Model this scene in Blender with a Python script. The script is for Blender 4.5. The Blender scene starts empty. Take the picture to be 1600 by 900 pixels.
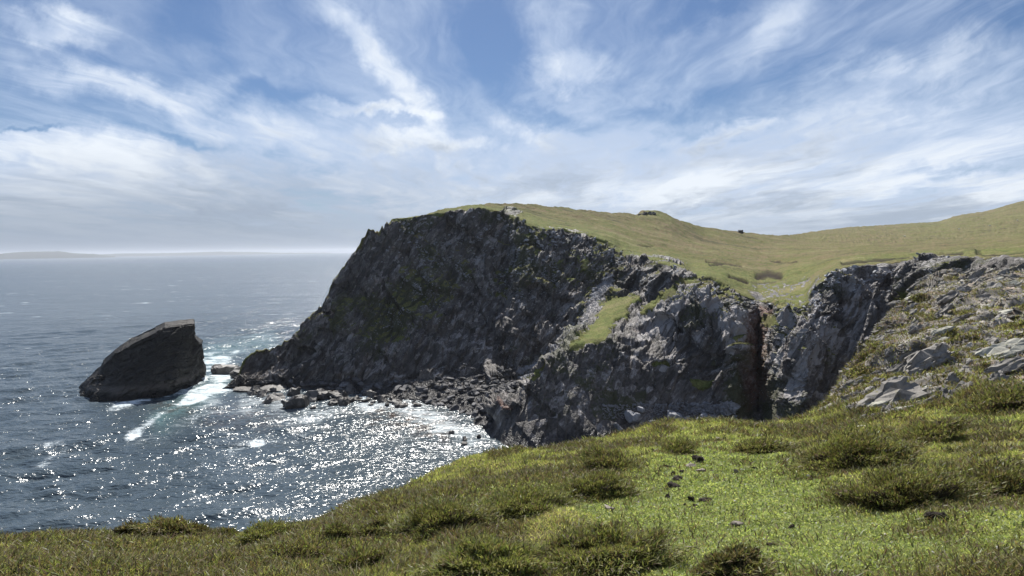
import bpy, bmesh, math
import numpy as np
from mathutils import Vector, Matrix
R = math.radians
rng = np.random.default_rng(7)
scene = bpy.context.scene
COL = scene.collection

# ------------------------------------------------------------------ camera, sky, sun, exposure
H = 50.0                       # eye height above the sea
F = 1000.0                     # focal length in pixels of the 1600 px wide photograph
ROLL = math.atan(0.0143)
PITCH = -math.atan(60.5/F)
cam_d = bpy.data.cameras.new('camera'); cam = bpy.data.objects.new('camera', cam_d); COL.objects.link(cam)
cam_d.sensor_width = 36.0; cam_d.lens = 36.0*F/1600.0
cam_d.clip_start = 0.1; cam_d.clip_end = 80000.0
_f = Vector((0, math.cos(PITCH), math.sin(PITCH))); _u0 = Vector((0, -math.sin(PITCH), math.cos(PITCH))); _r0 = Vector((1, 0, 0))
_r = _r0*math.cos(ROLL) - _u0*math.sin(ROLL); _u = _u0*math.cos(ROLL) + _r0*math.sin(ROLL)
M = Matrix((( _r.x, _u.x, -_f.x, 0), (_r.y, _u.y, -_f.y, 0), (_r.z, _u.z, -_f.z, H), (0, 0, 0, 1)))
cam.matrix_world = M
scene.camera = cam

SUN_AZ, SUN_EL = R(-6.5), R(50)
wd = bpy.data.worlds.new('World'); scene.world = wd; wd.use_nodes = True
sun_dir = Vector((math.sin(SUN_AZ)*math.cos(SUN_EL), math.cos(SUN_AZ)*math.cos(SUN_EL), math.sin(SUN_EL)))
sd = bpy.data.lights.new('sun', 'SUN'); so = bpy.data.objects.new('sun', sd); COL.objects.link(so)
sd.energy = 5.0; sd.angle = R(0.55); sd.color = (1.0, 0.965, 0.90)
so.rotation_euler = sun_dir.to_track_quat('Z', 'Y').to_euler(); so.location = (0, 0, 120)
scene.view_settings.view_transform = 'Standard'; scene.view_settings.look = 'None'
scene.view_settings.exposure = 0.45; scene.view_settings.gamma = 1.0; scene.view_settings.use_curve_mapping = False
scene.render.engine = 'CYCLES'
scene.cycles.max_bounces = 6; scene.cycles.diffuse_bounces = 3; scene.cycles.glossy_bounces = 3
scene.cycles.transmission_bounces = 4; scene.cycles.volume_bounces = 0; scene.cycles.sample_clamp_indirect = 6.0
scene.cycles.use_denoising = True

# ------------------------------------------------------------------ node helpers
class NT:
    def __init__(s, tree): s.t = tree; s.n = tree.nodes; s.l = tree.links
    def put(s, sock, v):
        if isinstance(v, bpy.types.NodeSocket): s.l.new(v, sock)
        elif v is not None:
            if sock.type == 'RGBA' and not hasattr(v, '__len__'): v = (v, v, v, 1)
            elif sock.type == 'RGBA' and len(v) == 3: v = (*v, 1)
            sock.default_value = v
    def math(s, op, a, b=None, c=None, clamp=False):
        n = s.n.new('ShaderNodeMath'); n.operation = op; n.use_clamp = clamp
        s.put(n.inputs[0], a); s.put(n.inputs[1], b); s.put(n.inputs[2], c); return n.outputs[0]
    def vmath(s, op, a, b=None):
        n = s.n.new('ShaderNodeVectorMath'); n.operation = op
        s.put(n.inputs[0], a)
        if op == 'SCALE': s.put(n.inputs[3], b); return n.outputs[0]
        s.put(n.inputs[1], b)
        return n.outputs[1] if op in ('LENGTH', 'DOT_PRODUCT', 'DISTANCE') else n.outputs[0]
    def mix(s, f, a, b, mode='MIX'):
        n = s.n.new('ShaderNodeMix'); n.data_type = 'RGBA'; n.blend_type = mode; n.clamp_factor = True
        s.put(n.inputs[0], f); s.put(n.inputs[6], a); s.put(n.inputs[7], b); return n.outputs[2]
    def mixf(s, f, a, b):
        n = s.n.new('ShaderNodeMix'); n.data_type = 'FLOAT'
        s.put(n.inputs[0], f); s.put(n.inputs[2], a); s.put(n.inputs[3], b); return n.outputs[0]
    def step(s, v, lo, hi):
        n = s.n.new('ShaderNodeMapRange'); n.interpolation_type = 'SMOOTHSTEP'
        s.put(n.inputs[0], v); s.put(n.inputs[1], lo); s.put(n.inputs[2], hi); return n.outputs[0]
    def noise(s, vec, scale, detail=4, rough=0.55, dist=0.0, out=0):
        n = s.n.new('ShaderNodeTexNoise'); s.put(n.inputs['Vector'], vec); s.put(n.inputs['Scale'], scale)
        n.inputs['Detail'].default_value = detail; n.inputs['Roughness'].default_value = rough
        n.inputs['Distortion'].default_value = dist; return n.outputs[out]
    def voro(s, vec, scale, feature='F1', out='Distance', rand=1.0):
        n = s.n.new('ShaderNodeTexVoronoi'); n.feature = feature; s.put(n.inputs['Vector'], vec)
        n.inputs['Scale'].default_value = scale; n.inputs['Randomness'].default_value = rand; return n.outputs[out]
    def attr(s, name, out='Fac'):
        n = s.n.new('ShaderNodeAttribute'); n.attribute_name = name; return n.outputs[out]
    def map(s, vec, loc=(0, 0, 0), rot=(0, 0, 0), scale=(1, 1, 1)):
        n = s.n.new('ShaderNodeMapping'); s.put(n.inputs[0], vec); n.inputs[1].default_value = loc
        n.inputs[2].default_value = rot; n.inputs[3].default_value = scale; return n.outputs[0]
    def comb(s, x, y, z):
        n = s.n.new('ShaderNodeCombineXYZ'); s.put(n.inputs[0], x); s.put(n.inputs[1], y); s.put(n.inputs[2], z); return n.outputs[0]
    def sep(s, v):
        n = s.n.new('ShaderNodeSeparateXYZ'); s.put(n.inputs[0], v); return n.outputs
    def bump(s, h, strength=1.0, dist=1.0, normal=None):
        n = s.n.new('ShaderNodeBump'); s.put(n.inputs['Height'], h); n.inputs['Strength'].default_value = strength
        n.inputs['Distance'].default_value = dist
        if normal is not None: s.put(n.inputs['Normal'], normal)
        return n.outputs[0]

def new_mat(name):
    m = bpy.data.materials.new(name); m.use_nodes = True
    t = NT(m.node_tree); t.n.clear()
    out = t.n.new('ShaderNodeOutputMaterial')
    return m, t, out
def principled(t, color, rough=0.9, spec=0.3, normal=None):
    p = t.n.new('ShaderNodeBsdfPrincipled'); t.put(p.inputs['Base Color'], color); t.put(p.inputs['Roughness'], rough)
    t.put(p.inputs['Specular IOR Level'], spec)
    if normal is not None: t.put(p.inputs['Normal'], normal)
    return p
def gpos(t): return t.n.new('ShaderNodeNewGeometry').outputs['Position']

# ------------------------------------------------------------------ sky with cirrus
def build_world():
    t = NT(wd.node_tree); t.n.clear()
    out = t.n.new('ShaderNodeOutputWorld'); bg = t.n.new('ShaderNodeBackground')
    sky = t.n.new('ShaderNodeTexSky'); sky.sky_type = 'NISHITA'; sky.sun_disc = False
    sky.sun_elevation = SUN_EL; sky.sun_rotation = SUN_AZ
    sky.air_density = 1.0; sky.dust_density = 0.6; sky.ozone_density = 2.4; sky.altitude = 50
    d = t.n.new('ShaderNodeTexCoord').outputs['Generated']
    x, y, z = t.sep(d)
    ys = t.math('MAXIMUM', y, 0.08)
    gx = t.math('DIVIDE', x, ys); gz = t.math('DIVIDE', z, ys)        # a direction's bearing and rise ahead
    zc = t.math('ADD', t.math('MAXIMUM', z, 0.0), 0.07)
    u = t.math('DIVIDE', x, zc); v = t.math('DIVIDE', y, zc)          # flat cloud layer seen in perspective
    P = t.comb(u, v, 0)
    warp = t.vmath('SCALE', t.vmath('SUBTRACT', t.noise(t.map(P, scale=(.5, .35, 1)), 1.0, 4, .6, 0, 1), (.5, .5, .5)), 1.5)
    Pw = t.vmath('ADD', P, warp)
    streak = t.noise(t.map(Pw, rot=(0, 0, R(5)), scale=(1.25, .22, 1)), 1.0, 9, .62)
    fine = t.noise(t.map(Pw, rot=(0, 0, R(-12)), scale=(5.5, 1.5, 1)), 1.0, 8, .66)
    broad = t.noise(t.map(Pw, loc=(3.1, 1.7, 0), scale=(.42, .25, 1)), 1.0, 5, .5)
    G0 = t.comb(gx, gz, 0)
    gw = t.vmath('SCALE', t.vmath('SUBTRACT', t.noise(G0, 7.0, 6, .62, 0, 1), (.5, .5, .5)), .16)
    G = t.vmath('ADD', G0, gw)
    def blob(px, py, a, b, ang, soft=1.0):
        c = ((px-800)/1000., (390-py)/1000.*1.0)
        m = t.map(t.vmath('SUBTRACT', G, (c[0], c[1], 0)), rot=(0, 0, -R(ang)))
        m = t.vmath('MULTIPLY', m, (1000./a, 1000./b, 0))
        L = t.vmath('LENGTH', m)
        return t.math('SUBTRACT', 1.0, t.step(L, 1.0-soft*.9, 1.0))
    def acc(items):
        r = None
        for w, args in items:
            q = t.math('MULTIPLY', blob(*args), w)
            r = q if r is None else t.math('ADD', r, q)
        return r
    puffs = acc([(1.0, (640, 150, 165, 42, -55)), (.75, (560, 45, 130, 45, -40)), (1.0, (600, 182, 120, 17, -4)),
                 (1.0, (100, 28, 170, 42, -10)), (.95, (895, 110, 90, 42, 8)), (.5, (870, 50, 80, 60, 60)),
                 (.55, (1210, 70, 110, 45, 38)), (.7, (1130, 222, 130, 22, 8)), (.8, (660, 232, 160, 22, -6)),
                 (.9, (130, 220, 300, 46, -6)), (.75, (190, 130, 260, 38, -16)), (.45, (340, 135, 110, 36, 10)),
                 (.6, (1420, 110, 330, 50, 20)), (.5, (1350, 190, 300, 50, 14)), (.5, (820, 200, 110, 40, -30)),
                 (.5, (420, 210, 170, 34, -14))])
    gaps = acc([(.9, (60, 186, 120, 9, -4)), (.55, (300, 208, 90, 12, -12)), (.8, (440, 150, 110, 36, -14)), (.5, (300, 30, 90, 60, 0)), (.6, (790, 90, 60, 120, 10)),
                (.75, (740, 70, 60, 90, 20)), (.8, (860, 190, 120, 30, -16)), (.6, (1110, 30, 110, 30, 10)),
                (.7, (1490, 286, 160, 20, 8)), (.55, (1040, 180, 130, 26, 8)), (.5, (1600, 30, 200, 50, 20))])
    low = t.math('SUBTRACT', 1.0, t.step(gz, .05, .24))               # more cloud towards the horizon
    lowb = t.math('SUBTRACT', 1.0, t.step(gz, .12, .36))
    rightside = t.step(gx, .15, .75)
    dens = t.math('ADD', t.math('MULTIPLY', streak, .60), t.math('MULTIPLY', fine, .26))
    dens = t.math('ADD', dens, t.math('MULTIPLY', broad, .34))
    dens = t.math('ADD', dens, t.math('MULTIPLY', t.math('SUBTRACT', fine, .46), .22))
    dens = t.math('ADD', dens, .005)
    dens = t.math('ADD', dens, t.math('MULTIPLY', low, .35))
    dens = t.math('ADD', dens, t.math('MULTIPLY', lowb, .12))
    dens = t.math('ADD', dens, t.math('MULTIPLY', rightside, .07))
    dens = t.math('ADD', dens, t.math('MULTIPLY', puffs, .30))
    dens = t.math('SUBTRACT', dens, t.math('MULTIPLY', gaps, .24))
    dens = t.math('SUBTRACT', dens, t.math('MULTIPLY', t.math('MULTIPLY', t.step(t.noise(t.map(Pw, loc=(5, 2, 0), scale=(.9, .3, 1)), 1.0, 7, .6), .50, .64), low), .20))
    cov = t.step(dens, .46, 1.0)
    # cloud brightness: white where thick and thin mixed, greyer bellies low on the left
    belly = t.noise(t.map(Pw, loc=(9, 4, 0), scale=(.55, .3, 1)), 1.0, 5, .55)
    tuft = t.noise(t.map(Pw, loc=(2, 8, 0), rot=(0, 0, R(8)), scale=(1.6, .55, 1)), 1.0, 8, .64)
    c = t.mix(t.step(t.math('ADD', t.math('MULTIPLY', belly, .55), t.math('MULTIPLY', tuft, .45)), .43, .60), (.66, .70, .75), (.32, .37, .45))
    c = t.mix(t.step(dens, .82, 1.18), (.44, .52, .66), c)
    c = t.mix(t.math('MULTIPLY', t.math('SUBTRACT', 1.0, t.step(gz, .0, .085)), .80), c, (.235, .295, .39))
    c = t.mix(t.math('MULTIPLY', t.math('MULTIPLY', puffs, .55), t.step(fine, .4, .62)), c, (.72, .76, .80))
    skyc = t.mix(1.0, sky.outputs[0], (.38, .48, .61), 'MULTIPLY')
    bank = t.math('MULTIPLY', t.math('SUBTRACT', 1.0, t.step(t.math('ADD', gx, t.math('MULTIPLY', t.math('SUBTRACT', belly, .5), .6)), -.55, .25)), t.math('SUBTRACT', 1.0, t.step(t.math('ADD', gz, t.math('MULTIPLY', t.math('SUBTRACT', streak, .5), .16)), .06, .19)))
    c = t.mix(t.math('MULTIPLY', bank, .72), c, (.215, .26, .335))
    cc = t.vmath('SCALE', c, 1.0/SKY_S)
    col = t.mix(t.math('MULTIPLY', cov, .93), skyc, cc)
    t.put(bg.inputs[0], col); bg.inputs[1].default_value = SKY_S
    t.l.new(bg.outputs[0], out.inputs[0])
SKY_S = 0.085
build_world()

# ------------------------------------------------------------------ numpy noise
_gr = np.random.default_rng(11).normal(size=(256, 3)); _gr /= np.linalg.norm(_gr, axis=1)[:, None]
def _hash(i, j, k, seed=0):
    with np.errstate(over='ignore'):
        n = (i.astype(np.uint32)*np.uint32(374761393) + j.astype(np.uint32)*np.uint32(668265263) + k.astype(np.uint32)*np.uint32(2246822519) + np.uint32(seed*3266489917 % 4294967296))
        n = (n ^ (n >> np.uint32(13)))*np.uint32(1274126177); n = n ^ (n >> np.uint32(16)); n = n*np.uint32(2654435761)
        return n ^ (n >> np.uint32(15))
def perlin(P, seed=0):
    i = np.floor(P).astype(np.int64); f = P-i; w = f*f*f*(f*(f*6-15)+10); r = np.zeros(len(P))
    for dx in (0, 1):
        for dy in (0, 1):
            for dz in (0, 1):
                g = _gr[_hash(i[:, 0]+dx, i[:, 1]+dy, i[:, 2]+dz, seed) & 255]
                dd = f-np.array([dx, dy, dz])
                ww = (w[:, 0] if dx else 1-w[:, 0])*(w[:, 1] if dy else 1-w[:, 1])*(w[:, 2] if dz else 1-w[:, 2])
                r += ww*np.einsum('ij,ij->i', g, dd)
    return r*1.6
def fbm(P, octs=4, gain=.5, seed=0):
    r = 0; a = 1
    for o in range(octs): r = r+a*perlin(P*2**o+o*7.3, seed+o); a *= gain
    return r
def blocks(P, seed=0, tilt=.7):
    """faceted block field: every voronoi cell gets its own height and tilted face"""
    i = np.floor(P).astype(np.int64); best = np.full(len(P), 1e9); val = np.zeros(len(P)); second = np.full(len(P), 1e9)
    for dx in (-1, 0, 1):
        for dy in (-1, 0, 1):
            for dz in (-1, 0, 1):
                c = i+np.array([dx, dy, dz]); h = _hash(c[:, 0], c[:, 1], c[:, 2], seed)
                o = np.stack([(h & 1023)/1023., ((h >> np.uint32(10)) & 1023)/1023., ((h >> np.uint32(20)) & 1023)/1023.], 1)
                d = P-(c+o); q = np.einsum('ij,ij->i', d, d)
                h2 = _hash(c[:, 0], c[:, 1], c[:, 2], seed+77)
                v = ((h2 & 1023)/1023.-.5) + tilt*np.einsum('ij,ij->i', d, _gr[(h2 >> np.uint32(12)) & 255])
                m = q < best
                second = np.where(m, best, np.minimum(second, q)); val = np.where(m, v, val); best = np.where(m, q, best)
    return val, np.sqrt(second)-np.sqrt(best)
def sstep(x, a, b):
    t = np.clip((x-a)/(b-a), 0, 1); return t*t*(3-2*t)

# ------------------------------------------------------------------ rays and mesh helpers
_fv, _uv, _rv = np.array(_f), np.array(_u), np.array(_r)
def ray(px, py):
    px = np.asarray(px, float); py = np.asarray(py, float)
    d = _fv + ((px-800)/F)[..., None]*_rv + ((450-py)/F)[..., None]*_uv
    return d
def knot(px, py, D=None, z=None):
    """a point seen at photo pixel px,py, at depth D or at height z -> (azimuth, radial distance, z)"""
    d = ray(px, py); az = math.atan2(d[0], d[1]); h = math.hypot(d[0], d[1]); s = d[2]/h
    if D is None: D = (z-H)/s
    else: D = D*math.hypot(1, (px-800)/F)
    return az, D, H+D*s
def project(V):
    d = V-np.array([0, 0, H]); a = d@_rv; b = d@_uv; c = d@_fv; c = np.where(c < .01, .01, c)
    return 800+F*a/c, 450-F*b/c
def mesh_np(name, V, Fc, mat, smooth=True, attrs=None, parent=None):
    me = bpy.data.meshes.new(name)
    V = np.ascontiguousarray(V, np.float32); k = Fc.shape[1]; n = len(Fc)
    me.vertices.add(len(V)); me.vertices.foreach_set('co', V.ravel())
    me.loops.add(n*k); me.loops.foreach_set('vertex_index', np.ascontiguousarray(Fc, np.int32).ravel())
    me.polygons.add(n); me.polygons.foreach_set('loop_start', np.arange(0, n*k, k, dtype=np.int32))
    me.polygons.foreach_set('use_smooth', np.full(n, smooth, dtype=bool))
    me.update(calc_edges=True)
    for an, av in (attrs or {}).items():
        if av.ndim == 1:
            me.attributes.new(an, 'FLOAT', 'POINT').data.foreach_set('value', np.ascontiguousarray(av, np.float32))
        else:
            c = np.ones((len(av), 4), np.float32); c[:, :3] = av
            me.attributes.new(an, 'FLOAT_COLOR', 'POINT').data.foreach_set('color', c.ravel())
    me.materials.append(mat)
    o = bpy.data.objects.new(name, me); COL.objects.link(o)
    if parent: o.parent = parent
    return o
def grid_faces(nr, nc):
    i = np.arange(nr-1)[:, None]*nc+np.arange(nc-1)[None, :]
    return np.stack([i, i+1, i+nc+1, i+nc], -1).reshape(-1, 4)
def tag(o, label=None, cat=None, group=None, kind=None):
    if label: o['label'] = label
    if cat: o['category'] = cat
    if group: o['group'] = group
    if kind: o['kind'] = kind
    return o
def blur(A, sr, sc):
    def g1(A, s, ax):
        if s <= 0: return A
        r = int(3*s)+1; k = np.exp(-.5*(np.arange(-r, r+1)/s)**2); k /= k.sum()
        pad = [(0, 0), (0, 0)]; pad[ax] = (r, r); B = np.pad(A, pad, mode='edge')
        return sum(k[j]*np.take(B, range(j, j+A.shape[ax]), axis=ax) for j in range(2*r+1))
    return g1(g1(A, sr, 0), sc, 1)
def grid_normals(P):
    a = np.gradient(P, axis=1); b = np.gradient(P, axis=0); n = np.cross(a, b)
    n /= np.maximum(np.linalg.norm(n, axis=2), 1e-9)[..., None]; return n
def loft(az, rows, counts, sm=(2, 2), power=None):
    """rows: list of knot lists [(az,D,z)...]; counts: samples between consecutive rows"""
    Ds = np.array([np.interp(az, [k[0] for k in r], [k[1] for k in r]) for r in rows])
    Zs = np.array([np.interp(az, [k[0] for k in r], [k[2] for k in r]) for r in rows])
    s = []
    for i, c in enumerate(counts): s += list(i+np.arange(c)/c)
    s.append(len(rows)-1.0); s = np.array(s)
    D = np.array([np.interp(s, np.arange(len(rows)), Ds[:, j]) for j in range(len(az))]).T
    Z = np.array([np.interp(s, np.arange(len(rows)), Zs[:, j]) for j in range(len(az))]).T
    return s, D, Z
def seg_d(PX, PY, pts):
    """pixel distance to a polyline"""
    best = np.full(PX.shape, 1e9)
    for (x0, y0), (x1, y1) in zip(pts[:-1], pts[1:]):
        dx, dy = x1-x0, y1-y0; t = np.clip(((PX-x0)*dx+(PY-y0)*dy)/(dx*dx+dy*dy+1e-9), 0, 1)
        best = np.minimum(best, np.hypot(PX-x0-t*dx, PY-y0-t*dy))
    return best
def inpoly(PX, PY, pts):
    c = np.zeros(PX.shape, bool); n = len(pts)
    for i in range(n):
        x0, y0 = pts[i]; x1, y1 = pts[(i+1) % n]
        if y0 == y1: continue
        c ^= ((y0 > PY) != (y1 > PY)) & (PX < (x1-x0)*(PY-y0)/(y1-y0)+x0)
    return c
def softpoly(PX, PY, pts, soft=4):
    d = seg_d(PX, PY, list(pts)+[pts[0]]); return np.clip(.5+np.where(inpoly(PX, PY, pts), d, -d)/soft, 0, 1)

# ------------------------------------------------------------------ materials
def grass_colour(t, P, lush):
    n1 = t.noise(P, .045, 5, .6); n2 = t.noise(P, .35, 5, .65); n3 = t.noise(t.map(P, scale=(1, 1, 1)), 1.7, 4, .7)
    c = t.mix(t.step(n1, .38, .60), (.140, .128, .046), (.185, .140, .076))       # olive to dry heath brown
    c = t.mix(t.step(n2, .42, .68), c, (.100, .112, .034))
    g = t.mix(t.step(n2, .35, .65), (.165, .170, .055), (.110, .130, .038))
    c = t.mix(t.math('ADD', lush, t.math('MULTIPLY', t.math('SUBTRACT', n2, .5), 1.1), clamp=True), c, g)
    nh = t.noise(t.map(P, scale=(.35, 1, 1)), .075, 7, .68)
    c = t.mix(t.step(nh, .52, .68), c, (.085, .078, .036)); c = t.mix(t.step(nh, .46, .30), c, (.205, .185, .085))
    return t.mix(t.step(n3, .3, .7), t.vmath('SCALE', c, .58), t.vmath('SCALE', c, 1.35))
def rock_colour(t, P, pale, scale=1.0):
    Ps = t.comb(t.vmath('DOT_PRODUCT', P, (.87, .1, -.48)), t.vmath('DOT_PRODUCT', P, (-.1, .97, .1)), t.math('MULTIPLY', t.vmath('DOT_PRODUCT', P, (.46, .15, .87)), .26))
    a = t.noise(Ps, .22*scale, 8, .62); b = t.noise(Ps, 1.5*scale, 6, .65); v = t.voro(Ps, .55*scale, 'F1', 'Color')
    f = t.math('ADD', t.math('MULTIPLY', a, .5), t.math('MULTIPLY', b, .5))
    f = t.math('ADD', f, t.math('MULTIPLY', t.math('SUBTRACT', t.sep(v)[0], .5), .22))
    f = t.math('ADD', f, t.math('MULTIPLY', pale, .22))
    c = t.mix(t.step(f, .38, .56), (.050, .044, .040), (.130, .114, .104))
    c = t.mix(t.step(f, .54, .68), c, (.36, .335, .325))
    warm = t.noise(P, .13*scale, 3, .5)
    return t.mix(t.math('MULTIPLY', t.step(warm, .55, .75), .5), c, t.mix(1.0, c, (1.15, .92, .78), 'MULTIPLY')), f
def make_land():
    m, t, out = new_mat('turf_and_rock')
    P = gpos(t); rock = t.attr('rock'); lush = t.attr('lush'); pale = t.attr('pale'); moss = t.attr('moss'); peat_dark = t.attr('peat_dark'); wet = t.attr('wet'); red = t.attr('red')
    rc, f = rock_colour(t, P, pale)
    mn = t.noise(P, .16, 6, .65); mn2 = t.noise(P, 1.1, 5, .7)
    lich = t.step(t.noise(P, .42, 6, .7), .60, .68)
    rc = t.mix(t.math('MULTIPLY', lich, .55), rc, (.20, .19, .13))
    mf = t.step(t.math('ADD', t.math('ADD', t.math('MULTIPLY', mn, .6), t.math('MULTIPLY', mn2, .55)), t.math('SUBTRACT', t.math('MULTIPLY', moss, .35), .40)), .36, .46)
    mossc = t.mix(mn2, (.032, .036, .012), (.075, .075, .028))
    rc = t.mix(t.math('MULTIPLY', mf, .9), rc, mossc)
    rc = t.mix(t.math('MULTIPLY', red, t.step(mn2, .3, .6)), rc, (.17, .075, .05))
    gc = grass_colour(t, P, lush)
    edge = t.noise(P, .9, 5, .7)
    fac = t.step(t.math('ADD', rock, t.math('MULTIPLY', t.math('SUBTRACT', edge, .5), .9)), .42, .58)
    c = t.mix(fac, gc, rc)
    c = t.mix(t.math('MULTIPLY', peat_dark, t.step(t.math('ADD', peat_dark, t.math('SUBTRACT', edge, .5)), .3, .6)), c, (.030, .022, .014))
    c = t.mix(wet, c, t.mix(1.0, c, (.30, .29, .30), 'MULTIPLY'))
    crack = t.voro(t.map(P, rot=(R(12), R(-22), R(20)), scale=(1, 1, .4)), 1.1, 'DISTANCE_TO_EDGE')
    hh = t.math('ADD', t.math('MULTIPLY', t.noise(t.map(P, rot=(R(12), R(-22), R(20)), scale=(1, 1, .35)), 1.6, 8, .68), 1.0), t.math('MULTIPLY', t.step(crack, 0, .12), .22))
    gh = t.math('MULTIPLY', t.noise(P, 1.3, 6, .7), .55)
    p = principled(t, c, t.mixf(wet, t.mixf(fac, .95, .62), .35), t.mixf(fac, .12, .42), t.bump(t.mixf(fac, gh, hh), .9, .55))
    t.l.new(p.outputs[0], out.inputs[0]); return m
MAT_LAND = make_land()
def make_ground():
    m, t, out = new_mat('near_turf')
    P = gpos(t); rock = t.attr('rock'); lush = t.attr('lush')
    n = t.noise(P, 2.0, 6, .7); n2 = t.noise(P, 14.0, 5, .7); n0 = t.noise(P, .35, 4, .6)
    c = t.mix(t.step(n, .35, .65), (.150, .135, .055), (.175, .130, .070))
    c = t.mix(t.math('MULTIPLY', lush, .9), c, (.190, .220, .070))
    c = t.mix(t.step(n2, .3, .7), t.vmath('SCALE', c, .5), c)
    Ps = t.map(P, rot=(R(0), R(0), R(-36)), scale=(1, .33, 1))
    a = t.noise(Ps, .8, 8, .65); v = t.voro(Ps, 1.3, 'F1', 'Color')
    f = t.math('ADD', a, t.math('MULTIPLY', t.math('SUBTRACT', t.sep(v)[0], .5), .25))
    rc = t.mix(t.step(f, .34, .52), (.10, .09, .077), (.245, .22, .19)); rc = t.mix(t.step(f, .52, .70), rc, (.44, .405, .36))
    rc = t.mix(t.step(n0, .5, .72), rc, t.mix(1.0, rc, (1.08, .86, .70), 'MULTIPLY'))
    rc = t.mix(t.math('MULTIPLY', t.step(n2, .62, .8), .6), rc, (.12, .11, .05))
    fac = t.step(t.math('ADD', rock, t.math('MULTIPLY', t.math('SUBTRACT', n, .5), 1.3)), .40, .60)
    c = t.mix(fac, c, rc)
    hb = t.math('ADD', t.noise(Ps, 5.0, 8, .7), t.math('MULTIPLY', n2, .2))
    p = principled(t, c, .9, .25, t.bump(hb, .8, .12)); t.l.new(p.outputs[0], out.inputs[0]); return m
MAT_GROUND = make_ground()
def make_stone(name, lo, hi, lite, sc, spec=.35, rough=.75, lichen=None, bump=.03, wetline=None):
    m, t, out = new_mat(name)
    P = t.n.new('ShaderNodeTexCoord').outputs['Object']; G = gpos(t)
    rnd = t.n.new('ShaderNodeObjectInfo').outputs['Random']
    Pn = t.vmath('ADD', G, t.comb(t.math('MULTIPLY', rnd, 9.0), 0, 0))
    a = t.noise(t.map(Pn, rot=(.4, .3, 0), scale=(1, 1, .4)), sc, 8, .65); b = t.noise(Pn, sc*5, 5, .7)
    f = t.math('ADD', t.math('MULTIPLY', a, .6), t.math('MULTIPLY', b, .4)); f = t.math('ADD', f, t.math('MULTIPLY', t.math('SUBTRACT', rnd, .5), .16))
    c = t.mix(t.step(f, .36, .54), lo, hi); c = t.mix(t.step(f, .54, .70), c, lite)
    if lichen: c = t.mix(t.step(t.noise(Pn, sc*1.7, 5, .7), .60, .66), c, lichen)
    if wetline is not None:
        z = t.math('ADD', t.sep(G)[2], t.math('MULTIPLY', t.noise(G, .3, 4, .6), 1.6))
        c = t.mix(t.step(z, wetline, wetline+1.1), t.mix(1.0, c, (.22, .21, .22), 'MULTIPLY'), c)
        band = t.math('MULTIPLY', t.step(z, wetline+.9, wetline+1.7), t.math('SUBTRACT', 1.0, t.step(z, wetline+2.6, wetline+3.8)))
        c = t.mix(t.math('MULTIPLY', band, .42), c, (.15, .13, .115))
    p = principled(t, c, rough, spec, t.bump(t.noise(Pn, sc*4, 8, .7), .9, bump)); t.l.new(p.outputs[0], out.inputs[0]); return m
MAT_SHORE = make_stone('shore_rock', (.045, .041, .038), (.12, .108, .098), (.25, .23, .21), .5, bump=.2, rough=.5)
MAT_BEACH = make_stone('beach_boulders', (.05, .048, .05), (.115, .11, .112), (.27, .26, .265), .5, bump=.2)
MAT_SCREE = make_stone('scree_stone', (.16, .16, .17), (.30, .30, .315), (.50, .50, .52), .5, bump=.2)
MAT_STACK = make_stone('stack_rock', (.012, .011, .010), (.024, .021, .019), (.058, .051, .045), .16, bump=.7, wetline=2.2, rough=.7)
MAT_SLAB = make_stone('weathered_slab', (.10, .091, .080), (.235, .215, .19), (.43, .40, .36), 1.6, lichen=(.19, .17, .07), bump=.04)
MAT_PALE = make_stone('pale_slab', (.26, .25, .20), (.40, .385, .32), (.50, .48, .41), 2.2, bump=.02)
MAT_STONE = make_stone('field_stone', (.13, .105, .085), (.25, .21, .175), (.38, .34, .29), 14., bump=.01)
MAT_WHITE = make_stone('white_stone', (.38, .35, .30), (.55, .52, .46), (.66, .63, .58), 14., bump=.008)
MAT_CLOD = make_stone('dark_clod', (.022, .017, .013), (.048, .038, .030), (.11, .092, .078), 30., bump=.012, rough=.9, spec=.15)
def make_leaf(name, trans=.45):
    m, t, out = new_mat(name)
    c = t.attr('tint', 'Color')
    d = t.n.new('ShaderNodeBsdfDiffuse'); tr = t.n.new('ShaderNodeBsdfTranslucent'); mx = t.n.new('ShaderNodeMixShader'); g = t.n.new('ShaderNodeBsdfGlossy'); m2 = t.n.new('ShaderNodeMixShader')
    t.put(d.inputs[0], c); t.put(tr.inputs[0], t.mix(1.0, c, (1.15, 1.2, .7), 'MULTIPLY')); mx.inputs[0].default_value = trans
    t.l.new(d.outputs[0], mx.inputs[1]); t.l.new(tr.outputs[0], mx.inputs[2])
    g.inputs['Roughness'].default_value = .42; t.put(g.inputs[0], (.9, .95, 1.0)); m2.inputs[0].default_value = .013
    t.l.new(mx.outputs[0], m2.inputs[1]); t.l.new(g.outputs[0], m2.inputs[2]); t.l.new(m2.outputs[0], out.inputs[0]); return m
MAT_LEAF = make_leaf('grass_blades', .60); MAT_HEATH = make_leaf('heather_sprigs', .40)
def make_plain(name, c, rough=.9):
    m, t, out = new_mat(name); P = gpos(t)
    p = principled(t, t.mix(t.noise(P, 3, 4, .6), c, tuple(v*.7 for v in c)), rough, .2); t.l.new(p.outputs[0], out.inputs[0]); return m
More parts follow.
